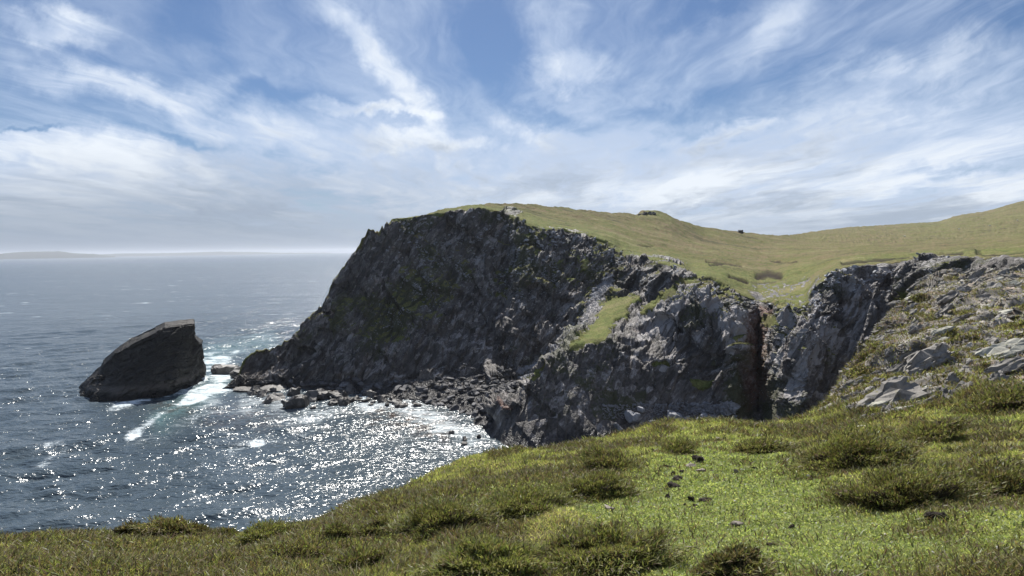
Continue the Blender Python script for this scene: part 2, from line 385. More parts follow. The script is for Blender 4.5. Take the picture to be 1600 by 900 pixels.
def make_sea():
    m, t, out = new_mat('sea_water')
    P = gpos(t); foam = t.attr('foam'); aqua = t.attr('aqua'); kelp = t.attr('kelp'); froth = t.attr('froth')
    D = t.vmath('LENGTH', P); far = t.step(D, 350, 2500)
    Pr = t.map(P, rot=(0, 0, R(14)), scale=(.55, 1, 1))
    w1 = t.noise(Pr, 1.05, 2, .5, .4); w2 = t.noise(Pr, .22, 4, .55, .4); w3 = t.noise(Pr, .05, 5, .6)
    nb = t.bump(w1, 1.0, .56); nb = t.bump(w2, 1.0, .65, nb)
    nb = t.bump(w3, 1.0, 3.5, nb)
    slick = t.noise(t.map(P, rot=(0, 0, R(10)), scale=(.25, 1, 1)), .012, 4, .6)
    base = t.mix(t.step(slick, .35, .65), (.050, .070, .084), (.070, .092, .108))
    base = t.mix(aqua, base, (.12, .21, .215))
    base = t.mix(t.math('MULTIPLY', kelp, t.step(t.noise(P, .25, 5, .7), .42, .60)), base, (.045, .022, .010))
    f1 = t.noise(t.map(P, rot=(0, 0, R(24)), scale=(.42, 1, 1)), .36, 9, .76, .9); f2 = t.noise(P, 2.4, 5, .7)
    ff = t.math('ADD', t.math('MULTIPLY', f1, .7), t.math('MULTIPLY', f2, .3))
    fm = t.math('MULTIPLY', t.step(t.math('ADD', ff, t.math('MULTIPLY', foam, .27)), .70, .86), t.math('MULTIPLY_ADD', f1, .9, .45), clamp=True)
    # scattered white horses on open water
    cap = t.noise(t.map(P, rot=(0, 0, R(10)), scale=(.30, 1, 1)), .085, 6, .66); cap2 = t.noise(P, .012, 3, .5)
    capm = t.math('MULTIPLY', t.step(t.math('ADD', cap, t.math('MULTIPLY', cap2, .22)), .745, .82), t.step(D, 200, 500))
    lace = t.step(t.math('ADD', ff, t.math('MULTIPLY', froth, .42)), .70, .90)
    fm = t.math('MAXIMUM', t.math('MAXIMUM', fm, t.math('MULTIPLY', capm, .75)), t.math('MULTIPLY', lace, .55))
    p = principled(t, base, t.mixf(far, .18, .24), .5, nb); p.inputs['IOR'].default_value = 1.333
    d = t.n.new('ShaderNodeBsdfDiffuse'); t.put(d.inputs[0], (.70, .76, .78))
    mx = t.n.new('ShaderNodeMixShader'); t.put(mx.inputs[0], fm); t.l.new(p.outputs[0], mx.inputs[1]); t.l.new(d.outputs[0], mx.inputs[2])
    t.l.new(mx.outputs[0], out.inputs[0]); return m
MAT_SEA = make_sea()
# ------------------------------------------------------------------ the sea, one sheet to the horizon
def build_sea():
    a1 = np.linspace(R(-48), R(9), 880); az = np.concatenate([np.linspace(R(-180), R(-48), 60)[:-1], a1, np.linspace(R(9), R(180), 70)[1:]])
    D = np.concatenate([np.geomspace(4, 60, 24)[:-1], np.geomspace(60, 520, 640)[:-1], np.geomspace(520, 30000, 300)])
    A, DD = np.meshgrid(az, D); X = DD*np.sin(A); Y = DD*np.cos(A); Z = np.zeros_like(X)
    r = np.random.default_rng(3); amp = np.zeros_like(X); hx = np.zeros_like(X); hy = np.zeros_like(X)
    fade = 1-sstep(DD, 250, 900)
    for i in range(46):
        lam = 2.6*(1.055**i); th = R(-70)+r.normal()*R(24)       # travel direction
        k = 2*math.pi/lam; ph = r.uniform(0, 6.28); a = .0095*lam*(1 if lam < 12 else 12/lam)
        fd = (1-sstep(DD, 60*lam, 110*lam))
        w = k*(X*math.cos(th)+Y*math.sin(th))+ph; amp += a*fd*np.sin(w); hx -= .9*a*fd*np.cos(w)*math.cos(th); hy -= .9*a*fd*np.cos(w)*math.sin(th)
    hum = .75+.5*perlin(np.stack([X.ravel()/60, Y.ravel()/60, 0*X.ravel()], 1), 5).reshape(X.shape)
    V0 = np.stack([X, Y, Z], -1)
    px, py = project(V0.reshape(-1, 3)); px = px.reshape(X.shape); py = py.reshape(X.shape)
    front = Y > 20
    wob = perlin(np.stack([X.ravel()/9, Y.ravel()/14, 0*X.ravel()], 1), 6).reshape(X.shape)
    def band(pts, w, s=1.): return s*np.exp(-(np.maximum(seg_d(px, py, pts)+wob*w*.6, 0)/(w*1.3))**2)*front
    foam = band([(318, 568), (345, 560), (362, 585)], 15, 1.1)+band([(340, 600), (322, 612), (300, 622)], 12, 1.)
    foam += band([(330, 607), (300, 622), (267, 637), (233, 660), (200, 686)], 7, .85)+band([(240, 662), (200, 688)], 9, .35)
    foam += band([(352, 636), (326, 648), (300, 657)], 5, .75)+band([(167, 640), (200, 632), (232, 626)], 4, .9)
    foam += band([(72, 695), (100, 697), (88, 712), (60, 735)], 8, .85)+band([(133, 746), (168, 739)], 4, .5)
    foam += band([(362, 702), (380, 696), (402, 692)], 8, .85)+band([(402, 692), (440, 688), (478, 680), (500, 664)], 5, .75)
    foam += band([(348, 674), (362, 672)], 5, .7)+band([(372, 548), (400, 541), (430, 528)], 8, .6)
    foam += band([(165, 695), (180, 683)], 4, .35)+band([(395, 668), (380, 680)], 3, .5)
    foam += band([(340, 610), (400, 606), (440, 600)], 5, .8)+band([(395, 640), (440, 636), (500, 636), (560, 624)], 9, .75)
    foam += band([(570, 621), (620, 624), (660, 633), (705, 650), (745, 672), (782, 700), (800, 712)], 8, .75)
    foam += band([(130, 622), (182, 630), (255, 621), (292, 607), (318, 592)], 3, .7)
    froth = band([(600, 628), (650, 640), (700, 665), (740, 690)], 22, .75)+band([(380, 625), (480, 640), (560, 640)], 15, .5)+band([(330, 620), (300, 650), (240, 680), (200, 700)], 18, .50)+band([(350, 640), (420, 660), (500, 670)], 20, .38)+band([(60, 700), (130, 720)], 26, .35)
    aqua = band([(330, 560), (350, 590), (330, 608), (290, 632), (250, 655)], 13, .7)+band([(345, 548), (420, 530)], 12, .5)
    kelp = band([(585, 638), (640, 652), (690, 668)], 16, 1.)+band([(250, 636), (290, 642)], 10, .6)+band([(330, 650), (420, 655)], 16, .5)
    calm = 1-.55*np.clip(froth+aqua, 0, 1)
    V = np.stack([X+hx*fade*hum*calm, Y+hy*fade*hum*calm, amp*fade*hum*calm], -1).reshape(-1, 3)
    o = mesh_np('sea', V, grid_faces(*X.shape), MAT_SEA, True, dict(foam=np.clip(foam, 0, 1.2).ravel(), froth=np.clip(froth, 0, 1).ravel(), aqua=np.clip(aqua, 0, 1).ravel(), kelp=np.clip(kelp, 0, 1).ravel()))
    tag(o, kind='structure')
build_sea()
# ------------------------------------------------------------------ headland, cove walls, plateau and far hill
def Zk(z, D, px):                     # a hidden point: height z, distance D, on the column of px
    az = math.atan((px-800)/F); return (az, D*math.hypot(1, (px-800)/F), z)
LIP = [(345, 606, 241), (352, 604, 243), (368, 595, 244), (374, 581, 245), (379, 563, 246), (400, 549, 248), (425, 545, 249), (457, 528, 250), (479, 499, 252), (504, 478, 254),
       (521, 439, 257), (540, 412, 259), (557, 389, 262), (566, 373, 263), (575, 360, 264), (584, 361, 265), (592, 364, 266), (597, 356, 267), (600, 361, 267), (604, 346, 268), (607, 353, 268), (612, 344, 270),
       (680, 333, 276), (740, 326, 278), (765, 325, 279), (785, 330, 278), (800, 338, 276), (825, 350, 272), (860, 358, 268), (880, 358, 267), (900, 363, 266), (925, 368, 265), (945, 374, 264), (962, 384, 262), (970, 396, 257), (985, 402, 251), (1009, 404, 243),
       (1040, 412, 234), (1066, 424, 225), (1080, 434, 221), (1108, 431, 216), (1130, 440, 211), (1151, 456, 205), (1172, 467, 203), (1187, 472, 204), (1209, 474, 191), (1240, 478, 181), (1258, 477, 178),
       (1275, 447, 178), (1307, 420, 178), (1342, 412, 176), (1404, 409, 168), (1502, 402, 148), (1600, 400, 122), (1700, 396, 102), (2000, 390, 82), (3000, 380, 72)]
SKY = [(612, 343, 276), (680, 330.5, 284), (740, 319.5, 298), (780, 317, 314), (830, 318, 340), (900, 326, 380), (996, 334, 430), (1001, 327, 431), (1025, 326, 433), (1045, 334, 440), (1070, 345, 450), (1100, 353, 480), (1150, 360, 510),
       (1200, 366, 560), (1235, 367.5, 640), (1268, 362, 1000), (1330, 354, 1150), (1400, 350, 1200), (1470, 345, 1200), (1486, 339, 1200), (1500, 335, 1200), (1545, 328, 1200), (1570, 320, 1200), (1600, 312, 1200), (1700, 295, 1200), (2000, 270, 1200), (3000, 250, 1200)]
# px: r1 shoreline (py) , then r2..r7 as (py,D) or ('z',z,D)
COLS = {
 775: [(686, None), (665, 172), (648, 173), ('z', 5, 186), (588, 228), (505, 245), (420, 270)],
 788: [(697, None), (665, 166), (640, 168), ('z', 5.2, 188), (588, 227), (505, 246), (420, 270)],
 812: [(706, None), (660, 162), (618, 166), ('z', 6.5, 193), (585, 226), (500, 239), (420, 255)],
 830: [(708, None), (650, 162), (588, 172), ('z', 8, 203), (570, 228), (495, 240), (420, 254)],
 870: [(710, None), (640, 165), (550, 181), ('z', 13, 212), (535, 231), (480, 241), (420, 252)],
 900: [(712, None), (640, 166), (535, 185), (505, 220), (480, 238), (450, 245), (410, 253)],
 950: [(712, None), (640, 168), (530, 187), (470, 228), (440, 243), (415, 248), (395, 253)],
 1000: [(712, None), (640, 172), (540, 187), (466, 212), (464, 228), (445, 231), (425, 235)],
 1050: [(712, None), (645, 173), (560, 182), (500, 191), (468, 199), (452, 208), (434, 215)],
 1100: [(712, None), (650, 169), (600, 175), (540, 182), (490, 189), (460, 197), (443, 204)],
 1150: [(712, None), (655, 163), (620, 167), (560, 174), (510, 181), (480, 188), (466, 195)],
 1187: [(712, None), (655, 166), (640, 173), (600, 185), (550, 191), (510, 196), (490, 199)],
 1212: [(712, None), (655, 154), (630, 156), (590, 160), (550, 165), (515, 170), (490, 178)],
 1260: [(712, None), (655, 146), (630, 148), (590, 151), (550, 155), (515, 160), (492, 166)],
 1320: [(712, None), (650, 150), (600, 153), (550, 157), (510, 161), (470, 166), (440, 171)],
 1400: [(712, None), (620, 148), (570, 151), (530, 153), (490, 156), (455, 160), (430, 164)],
 1480: [(712, None), (560, 133), (520, 135), (490, 137), (465, 139), (445, 142), (425, 146)],
 1600: [(712, None), (520, 102), (480, 104), (460, 106), (445, 108), (430, 111), (415, 116)],
 2000: [(712, None), (520, 64), (480, 66), (460, 68), (445, 70), (430, 73), (415, 77)],
 3000: [(712, None), (520, 54), (480, 56), (460, 58), (445, 60), (430, 63), (415, 67)]}
SHORE = [(345, 608), (352, 607.5), (380, 604), (420, 603), (470, 606), (520, 612), (560, 617), (600, 621), (660, 629), (724, 647), (763, 675)]
BASE = [(345, 607, .3), (352, 605, .6), (380, 601, 1.2), (420, 599, 1.5), (470, 597, 2), (520, 596, 2.6), (560, 597, 3), (600, 598, 3.4), (700, 592, 4.5), (763, 588, 5)]
def lip_at(px): return np.interp(px, [k[0] for k in LIP], [k[1] for k in LIP]), np.interp(px, [k[0] for k in LIP], [k[2] for k in LIP])
rows = [[] for _ in range(13)]
for px_, c_ in COLS.items():                                       # steepen the cove walls
    if px_ < 812 or px_ > 1342: continue
    for i_ in range(2, 7):
        if px_ < 1020 and i_ > 2: continue
        c_[i_] = (c_[i_][0], c_[1][1]+(c_[i_][1]-c_[1][1])*.76)
_cx = sorted(COLS); LIP = [(a, b, (d if not 1035 < a < 1343 else (lambda q: q+(d-q)*.76)(np.interp(a, _cx, [COLS[k][1][1] for k in _cx])))) for a, b, d in LIP]
LIP = [(a, b, d-0*float(sstep(np.array(a), 540., 600.)-sstep(np.array(a), 940., 985.))) for a, b, d in LIP]
def col_left(px):
    sy = np.interp(px, [s[0] for s in SHORE], [s[1] for s in SHORE]); by = np.interp(px, [s[0] for s in BASE], [s[1] for s in BASE]); bz = np.interp(px, [s[0] for s in BASE], [s[2] for s in BASE])
    ly, lD = lip_at(px)
    k1 = knot(px, sy, z=0.); k3 = knot(px, by, z=bz); d3 = k3[1]/math.hypot(1, (px-800)/F)
    r = [k1, ((k1[0]+k3[0])/2, (k1[1]+k3[1])/2, bz*.55), k3]
    for f, g in ((.06, .05), (.10, .10), (.40, .48), (.72, .80)):
        r.append(knot(px, by+(ly-by)*f, D=d3+(lD-d3)*g))
    return r
rows_px = sorted(set([345, 352, 362, 368, 374, 379, 390, 400, 425, 457, 479, 504, 521, 540, 557, 575, 590, 612, 640, 680, 720, 745, 763]) | set(COLS))
for px in rows_px:
    if px in COLS:
        c = COLS[px]; r = []
        for i, e in enumerate(c):
            if e[0] == 'z': r.append(Zk(e[1], e[2], px))
            elif e[1] is None:
                r.append(knot(px, e[0], z=0.) if px < 860 else Zk(0., c[1][1]-7, px))
            else: r.append(knot(px, e[0], D=e[1]))
    else: r = col_left(px)
    r0 = (r[0][0], r[0][1]-14, -6.)
    for i, k in enumerate([r0]+r): rows[i].append(k)
for px, py, D in LIP: rows[8].append(knot(px, py, D=D))
MIDA = [(680, .4), (3000, .4)]
def sky_at(px): return np.interp(px, [k[0] for k in SKY], [k[1] for k in SKY]), np.interp(px, [k[0] for k in SKY], [k[2] for k in SKY])
P1 = {740: (322, 288), 800: (327, 302), 860: (340, 318), 900: (348, 320), 960: (362, 310), 1000: (380, 300), 1050: (396, 290), 1100: (408, 280), 1150: (420, 262), 1187: (428, 252), 1209: (430, 250), 1240: (418, 250), 1275: (410, 250), 1340: (399, 245), 1404: (396, 230), 1502: (391, 210), 1600: (388, 200), 1700: (386, 190), 2000: (380, 180), 3000: (370, 170)}
P2 = {740: (320.5, 293), 800: (320, 320), 900: (335, 350), 1000: (352, 380), 1050: (368, 370), 1100: (378, 400), 1187: (388, 420), 1240: (384, 450), 1340: (381, 520), 1404: (379, 560), 1502: (373, 600), 1600: (364, 620), 1700: (356, 620), 2000: (340, 600), 3000: (330, 600)}
for px in sorted(set([k[0] for k in LIP if k[0] < 720])):
    ly, lD = lip_at(px)
    if px < 612: sy, sD = ly-.6, lD+2.5
    else: sy, sD = sky_at(px)
    rows[9].append(knot(px, ly+(sy-ly)*.4, D=lD+(sD-lD)*.4)); rows[10].append(knot(px, ly+(sy-ly)*.8, D=lD+(sD-lD)*.8))
    if px < 612: rows[11].append(knot(px, sy, D=sD))
for px, (y, D) in P1.items(): rows[9].append(knot(px, y, D=D))
for px, (y, D) in P2.items(): rows[10].append(knot(px, y, D=D))
for px, y, D in SKY: rows[11].append(knot(px, y, D=D))
for k in rows[11]:                                                # seaward and landward far sides
    rows[12].append((k[0], k[1]+(34 if k[1] < 275 else (70 if k[1] < 500 else 220)), -6. if k[1] < 340 else k[2]-45))
AZ0 = knot(345, 606, z=0)[0]
azF = np.concatenate([[AZ0-.006, AZ0-.003], np.linspace(AZ0, R(39.6), 1180), np.linspace(R(39.6), R(65), 60)[1:]])
for r in rows: r.insert(0, (AZ0-.0015, r[0][1], min(r[0][2], -2.))); r.insert(0, (AZ0-.006, r[0][1], -6.))
sF, DF, ZF = loft(azF, rows, [5, 26, 52, 44, 40, 66, 66, 56, 34, 46, 44, 14])
def smooth_keep(A): return blur(A, 1.6, 1.8)
keep = np.exp(-((sF-11)/.35)**2)[:, None]*(azF < knot(625, 343, D=270)[0])[None, :]
keep = np.maximum(keep, (sF > 7.8)[:, None]*(azF < knot(625, 343, D=270)[0])[None, :]*.9)
DF = smooth_keep(DF)*(1-keep)+DF*keep; ZF = smooth_keep(ZF)*(1-keep)+ZF*keep
_jz = (sF > 6.5)[:, None]*np.clip((sF-6.5)/1.5, 0, 1)[:, None]*(azF < knot(606, 343, D=270)[0])[None, :]
ZF = ZF+_jz*(.8*perlin(np.stack([azF*190, azF*0, azF*0], 1), 8)+.35*perlin(np.stack([azF*420, azF*0+3, azF*0], 1), 9)+.0*np.sign(perlin(np.stack([azF*900, azF*0+7, azF*0], 1), 10)))[None, :]
PF = np.stack([DF*np.sin(azF)[None, :], DF*np.cos(azF)[None, :], ZF], -1)
pxF, pyF = project(PF.reshape(-1, 3)); pxF = pxF.reshape(DF.shape); pyF = pyF.reshape(DF.shape)
S2 = np.repeat(sF[:, None], len(azF), 1)
# --- what grows where
W = PF.reshape(-1, 3)
b0, _ = blocks(np.stack([W[:, 0]*.93+W[:, 2]*.36, W[:, 1]*.95+W[:, 2]*.15, W[:, 2]*.42], 1)/17., 2, .8)
n_edge = fbm(W/np.array([7., 7., 7.]), 3, seed=21).reshape(DF.shape); n_big = fbm(W/26., 3, seed=31).reshape(DF.shape); n_fine = fbm(W/1.8, 3, seed=33).reshape(DF.shape)
rock = 1-sstep(S2, 7.93+.10*n_edge, 8.03+.10*n_edge)
def P_(pts, soft=5): 
    return softpoly(pxF+n_edge*7+n_fine*4, pyF+n_edge*4+n_fine*3, pts, soft)
ramp = P_([(938, 472), (962, 466), (1002, 463), (990, 476), (978, 492), (962, 503), (960, 512), (950, 520), (945, 533), (925, 541), (900, 548), (888, 546), (905, 528), (925, 505), (935, 490)], 4)*(S2 < 5.4)
patch = np.zeros_like(ramp)
for pts, hi in [([(1063, 440), (1085, 432), (1098, 432), (1083, 445), (1060, 447)], 9),
            ([(1000, 480), (1040, 452), (1060, 448), (1058, 462), (1030, 470), (1002, 492)], 9),
            ([(1078, 590), (1092, 594), (1126, 592), (1112, 604), (1098, 610), (1082, 604)], 9), ([(1020, 572), (1045, 567), (1048, 573), (1026, 578)], 9),
            ([(1190, 495), (1212, 492), (1214, 508), (1196, 512)], 9), ([(1204, 474), (1262, 440), (1262, 478), (1228, 486)], 9.5),
            ([(824, 590), (848, 574), (856, 572), (850, 582), (830, 594)], 9), ([(905, 404), (918, 400), (916, 420), (906, 424)], 9),
            ([(1388, 480), (1440, 448), (1470, 430), (1440, 470), (1400, 500)], 9)]:
    patch = np.maximum(patch, P_(pts, 5)*(S2 < hi)*(S2 > 2))
rock = rock*(1-np.maximum(ramp, patch))
# rocky scars on the turf near the edge
scar = np.maximum.reduce([P_([(960, 386), (1000, 392), (1045, 402), (1085, 416), (1070, 420), (1010, 404), (965, 398)], 5)*(n_edge > .25), P_([(1165, 452), (1185, 456), (1200, 466), (1180, 470)], 8)*.7,
     P_([(792, 323), (815, 330), (806, 337), (786, 333)], 3), P_([(855, 355), (880, 357), (910, 362), (950, 375), (968, 388), (940, 380), (890, 368)], 3)*(n_edge > 0)])
rock = np.maximum(rock, scar*(S2 > 7.8))
peat_dark = np.exp(-(seg_d(pxF, pyF, [(1317, 411), (1342, 406.5), (1400, 401.5), (1450, 398), (1480, 395.5), (1504, 394.5)])/2.6)**2)
peat_dark = np.maximum(peat_dark, np.exp(-(seg_d(pxF, pyF, [(1536, 397), (1560, 395.5), (1600, 393.5), (1660, 392)])/2.8)**2))
for pts, w in [([(1104, 408), (1130, 411)], 1.3), ([(1110, 414), (1135, 411), (1158, 414)], 1.8), ([(1205, 407), (1225, 409), (1245, 408)], 1.2), ([(1184, 430), (1200, 426), (1219, 430)], 4.5), ([(996, 382), (1020, 384)], 1.2), ([(1424, 391), (1440, 391.5)], .9), ([(1527, 394), (1532, 394)], 1.8), ([(1140, 432), (1168, 440)], 1.6), ([(790, 334), (812, 331)], 2.)]:  # peat strips, and one wide stroke painting the hollow's darkness into the colour
    peat_dark = np.maximum(peat_dark, np.exp(-(seg_d(pxF, pyF, pts)/(w*1.35))**2))
peat_dark *= (S2 > 7.7)
rock = np.maximum(rock, P_([(1172, 446), (1205, 440), (1250, 440), (1290, 425), (1275, 455), (1262, 482), (1180, 482)], 10)*sstep(n_fine+.5*n_edge, .0, .35)*.9)
lush = sstep(S2, 10, 8.2)*.62+ramp*.9+patch*.5
lush = lush+.7*np.exp(-(seg_d(pxF, pyF, [(612, 341), (740, 322), (800, 325)])/7)**2)+.7*np.exp(-(seg_d(pxF, pyF, [(820, 345), (900, 358), (1000, 400), (1090, 425), (1200, 440), (1260, 420)])/14)**2)*(S2 > 7.8)+.8*softpoly(pxF, pyF, [(1003, 333), (1010, 328), (1030, 328), (1060, 345), (1040, 344)], 4)
lush = lush+.6*np.exp(-(seg_d(pxF, pyF, [(1340, 404), (1500, 392), (1600, 390)])/5)**2)+.45*softpoly(pxF, pyF, [(1370, 374), (1420, 352), (1600, 330), (1700, 330), (1700, 372), (1500, 374)], 8)*1.5
lush = np.clip(lush*(.68+.35*n_fine)+.22*n_big*(S2 > 8)-.25*(S2 > 9)*(S2 < 10.6)*(pxF > 900), 0, 1)
pale = .0+.9*np.maximum.reduce([P_([(1048, 470), (1080, 445), (1085, 470), (1062, 490), (1056, 512), (1048, 500)], 8), P_([(1130, 480), (1160, 472), (1165, 520), (1148, 560), (1130, 545)], 10), P_([(1090, 462), (1120, 455), (1126, 480), (1108, 495), (1092, 480)], 8),
     P_([(1080, 520), (1105, 515), (1100, 535), (1084, 536)], 6), P_([(1008, 470), (1050, 470), (1030, 510), (990, 530)], 10), P_([(1210, 500), (1240, 490), (1222, 560), (1205, 568)], 6), P_([(1228, 588), (1252, 585), (1258, 625), (1228, 628)], 8), P_([(1020, 580), (1034, 566), (1015, 600), (1010, 628)], 5)])*(S2 < 8)
scree = np.maximum(P_([(795, 600), (850, 560), (900, 505), (940, 450), (955, 430), (950, 462), (925, 500), (890, 545), (860, 575), (815, 605), (770, 612), (700, 612)], 9), 0)*(S2 > 3.9)*(S2 < 6.6)
pale = np.maximum(pale, scree*1.1)
pale = np.maximum(pale, .55*P_([(1222, 500), (1262, 478), (1280, 445), (1310, 418), (1350, 412), (1400, 412), (1380, 450), (1330, 520), (1280, 590), (1225, 600)], 20)*sstep(n_edge, -.3, .2)*(S2 < 8))
pale = pale*(pxF > 640)+.0
pale += .05*sstep(pxF, 560, 760)*(S2 < 8)
moss = np.clip(.5+.6*n_big-.8*scree-.6*(pale > .5)-.5*sstep(pyF, 520, 600)*(pxF < 800)-.5*(pxF < 520), 0, 1)*sstep(ZF, 2, 7)
red = np.maximum.reduce([softpoly(pxF, pyF, [(1188, 478), (1206, 482), (1203, 498), (1190, 496)], 4), .75*softpoly(pxF, pyF, [(1158, 500), (1180, 480), (1204, 500), (1200, 620), (1168, 640), (1160, 600)], 14), softpoly(pxF, pyF, [(786, 634), (798, 634), (796, 640), (786, 640)], 2)])
wet = 1-sstep(ZF+n_edge*.8, 1.6, 4.2)
# --- relief
tex = np.stack([W[:, 0]*.93+W[:, 2]*.36, W[:, 1]*.95+W[:, 2]*.15, W[:, 2]*.42], 1)
big = fbm(tex/16., 3, seed=41); isA = sstep(-pxF.ravel(), -900, -760)[:, None]
bn = isA*np.array([.90, .05, -.43])+(1-isA)*np.array([.80, .10, -.59]); sb = np.einsum('ij,ij->i', W, bn)+1.6*big
bed = 1.25*((sb/3.6+.5*fbm(W/9., 2, seed=61)) % 1.-.5)+.42*((sb/1.15+.4*fbm(W/3., 2, seed=62)) % 1.-.5); b1, e1 = blocks(tex/7.5, 3, .60); b2, e2 = blocks(tex/2.1, 9, .6); b3, e3 = blocks(W/np.array([.95, .95, .95]), 15, .6)
disp = (1.5*big+bed+3.0*b0*(1-.85*np.exp(-((pxF.ravel()-1192)/34)**2))+(1.6+1.1*(pxF.ravel() < 900))*b1+.42*b2+.16*b3+.18*fbm(W/.8, 2, seed=8)-.25*(1-sstep(e1, 0, .12))).reshape(DF.shape)
amp = rock*(.25+.75*sstep(S2, 2.2, 3.2)*np.ones_like(rock)); amp = np.where(pxF < 770, rock*(.25+.75*sstep(S2, 3, 4)), amp)
amp *= np.where(scree > .3, .45, 1.0)*np.where(peat_dark > .3, .3, 1.)*np.where(S2 > 8.05, .35, 1.)*(1-.65*sstep(S2, 7.3, 7.95)*(pxF > 1190))
nrm = grid_normals(np.stack([blur(PF[..., i], 4, 4) for i in range(3)], -1))
flip = np.sign(np.einsum('ijk,ijk->ij', nrm, np.array([0, 0, H])-PF)); nrm *= np.where(flip == 0, 1, flip)[..., None]
edgefade = np.where((pxF < 625)&(S2 > 7.5), .8, 1.0)
PF = PF+nrm*(disp*amp*edgefade)[..., None]
grassb = (1-rock)*(S2 > 7.9)*sstep(DF, 60, 200)
PF[..., 2] += grassb*(.75*fbm(W/np.array([14., 14., 14.]), 3, seed=51)+.30*fbm(W/2.6, 3, seed=52)).reshape(DF.shape)*np.where(DF > 600, 2., 1.)-peat_dark*1.3*(pxF > 1000)
PF[..., 2] -= .0
_nz = np.abs(grid_normals(np.stack([blur(PF[..., i], 1, 1) for i in range(3)], -1))[..., 2])
ledge = sstep(_nz, .60, .80)*sstep(n_big+.5*n_edge, -.25, .35)*sstep(S2, 3.3, 4.5)*sstep(ZF, 12, 20)*(S2 < 8)*(scree < .3)
rock = rock*(1-.9*ledge); lush = np.clip(lush+.12*ledge, 0, 1)
head = mesh_np('headland', PF.reshape(-1, 3), grid_faces(*DF.shape)[:, ::-1], MAT_LAND, True,
    dict(rock=np.clip(rock, 0, 1).ravel(), lush=lush.ravel(), pale=np.clip(pale, 0, 1.2).ravel(), moss=moss.ravel(), peat_dark=np.clip(peat_dark, 0, 1).ravel(), wet=wet.ravel(), red=red.ravel()))
tag(head, kind='structure')
pxF2, pyF2 = project(PF.reshape(-1, 3))
NF = grid_normals(PF); NF *= np.where(NF[..., 2] < 0, -1, 1)[..., None]

# ------------------------------------------------------------------ islands on the horizon
def island(name, D, prof, mat):
    top = []; x = np.arange(prof[0][0], prof[-1][0]+.1, 1.5)
    y = np.interp(x, [p[0] for p in prof], [p[1] for p in prof])
    az = np.arctan((x-800)/F); n = perlin(np.stack([x/9, x*0, x*0], 1), 4)*.35
    hgt = np.maximum((y+n)/1000.*D, .5)+0
    V = []
    for f, k in ((-500, 0), (-350, .35), (-150, .8), (0, 1.), (600, .7), (1500, 0)):
        V.append(np.stack([(D+f)*np.sin(az)/1, (D+f)*np.cos(az), np.where(k == 0, -5., hgt*k)+0*az], -1))
    o = mesh_np(name, np.array(V).reshape(-1, 3), grid_faces(6, len(x))[:, ::-1], mat); tag(o, kind='structure')
MAT_ISLE = make_plain('island_turf', (.05, .06, .05))
island('low_island', 16000., [(-420, 2), (-300, 7), (-200, 6), (-60, 7.), (0, 6.6), (40, 8.6), (95, 8.8), (120, 6), (150, 4.8), (165, 3), (182, 1.2)], MAT_ISLE)
island('far_coast', 22000., [(150, 3), (190, 4.2), (250, 3.8), (300, 4.2), (340, 5), (400, 3.6), (440, 2), (520, 1)], MAT_ISLE)
# ------------------------------------------------------------------ rock variants
def hull_rock(seed, n=16, flat=1.0, bevel=.06, power=.5):
    r = np.random.default_rng(seed); bm = bmesh.new()
    p = r.normal(size=(n, 3)); p /= np.linalg.norm(p, axis=1)[:, None]; p *= r.uniform(.75, 1.0, (n, 1))
    p = np.sign(p)*np.abs(p)**power; p[:, 2] *= flat
    for q in p: bm.verts.new(q*.5)
    res = bmesh.ops.convex_hull(bm, input=bm.verts[:])
    bmesh.ops.delete(bm, geom=[g for g in res['geom_interior'] if isinstance(g, bmesh.types.BMVert)], context='VERTS')
    bmesh.ops.dissolve_limit(bm, angle_limit=R(13), verts=bm.verts[:], edges=bm.edges[:])
    bmesh.ops.bevel(bm, geom=bm.edges[:], offset=bevel*.5, segments=1, affect='EDGES', profile=.6)
    bmesh.ops.triangulate(bm, faces=bm.faces[:])
    return bm
def rock_mesh(name, seed, mat, n=16, flat=1.0, bevel=.06, rough=.03, power=.5, sub=2):
    bm = hull_rock(seed, n, flat, bevel, power)
    for _ in range(sub): bmesh.ops.subdivide_edges(bm, edges=[e for e in bm.edges if e.calc_length() > .16/(1+_)], cuts=1, use_grid_fill=False)
    bmesh.ops.triangulate(bm, faces=bm.faces[:])
    co = np.array([v.co for v in bm.verts]); nn = np.array([v.normal for v in bm.verts])
    d = fbm(co*4.0+seed, 3, seed=seed)*rough+blocks(co*3.1+seed, seed, .6)[0]*rough*1.5
    co = co+nn*d[:, None]
    for v, c in zip(bm.verts, co): v.co = c
    me = bpy.data.meshes.new(name); bm.to_mesh(me); bm.free(); me.materials.append(mat)
    for p in me.polygons: p.use_smooth = False
    return me
def rot_matrix(ax, ang): return Matrix.Rotation(ang, 4, Vector(ax))
def place(name, me, loc, scale, rot, label=None, cat=None, group=None, sink=.25):
    o = bpy.data.objects.new(name, me); COL.objects.link(o)
    o.location = loc; o.scale = scale; o.rotation_mode = 'XYZ'; o.rotation_euler = rot
    tag(o, label, cat, group, 'thing'); return o
def tri_arrays(me):
    me.calc_loop_triangles(); v = np.empty(len(me.vertices)*3); me.vertices.foreach_get('co', v)
    t = np.empty(len(me.loop_triangles)*3, np.int32); me.loop_triangles.foreach_get('vertices', t); return v.reshape(-1, 3), t.reshape(-1, 3)
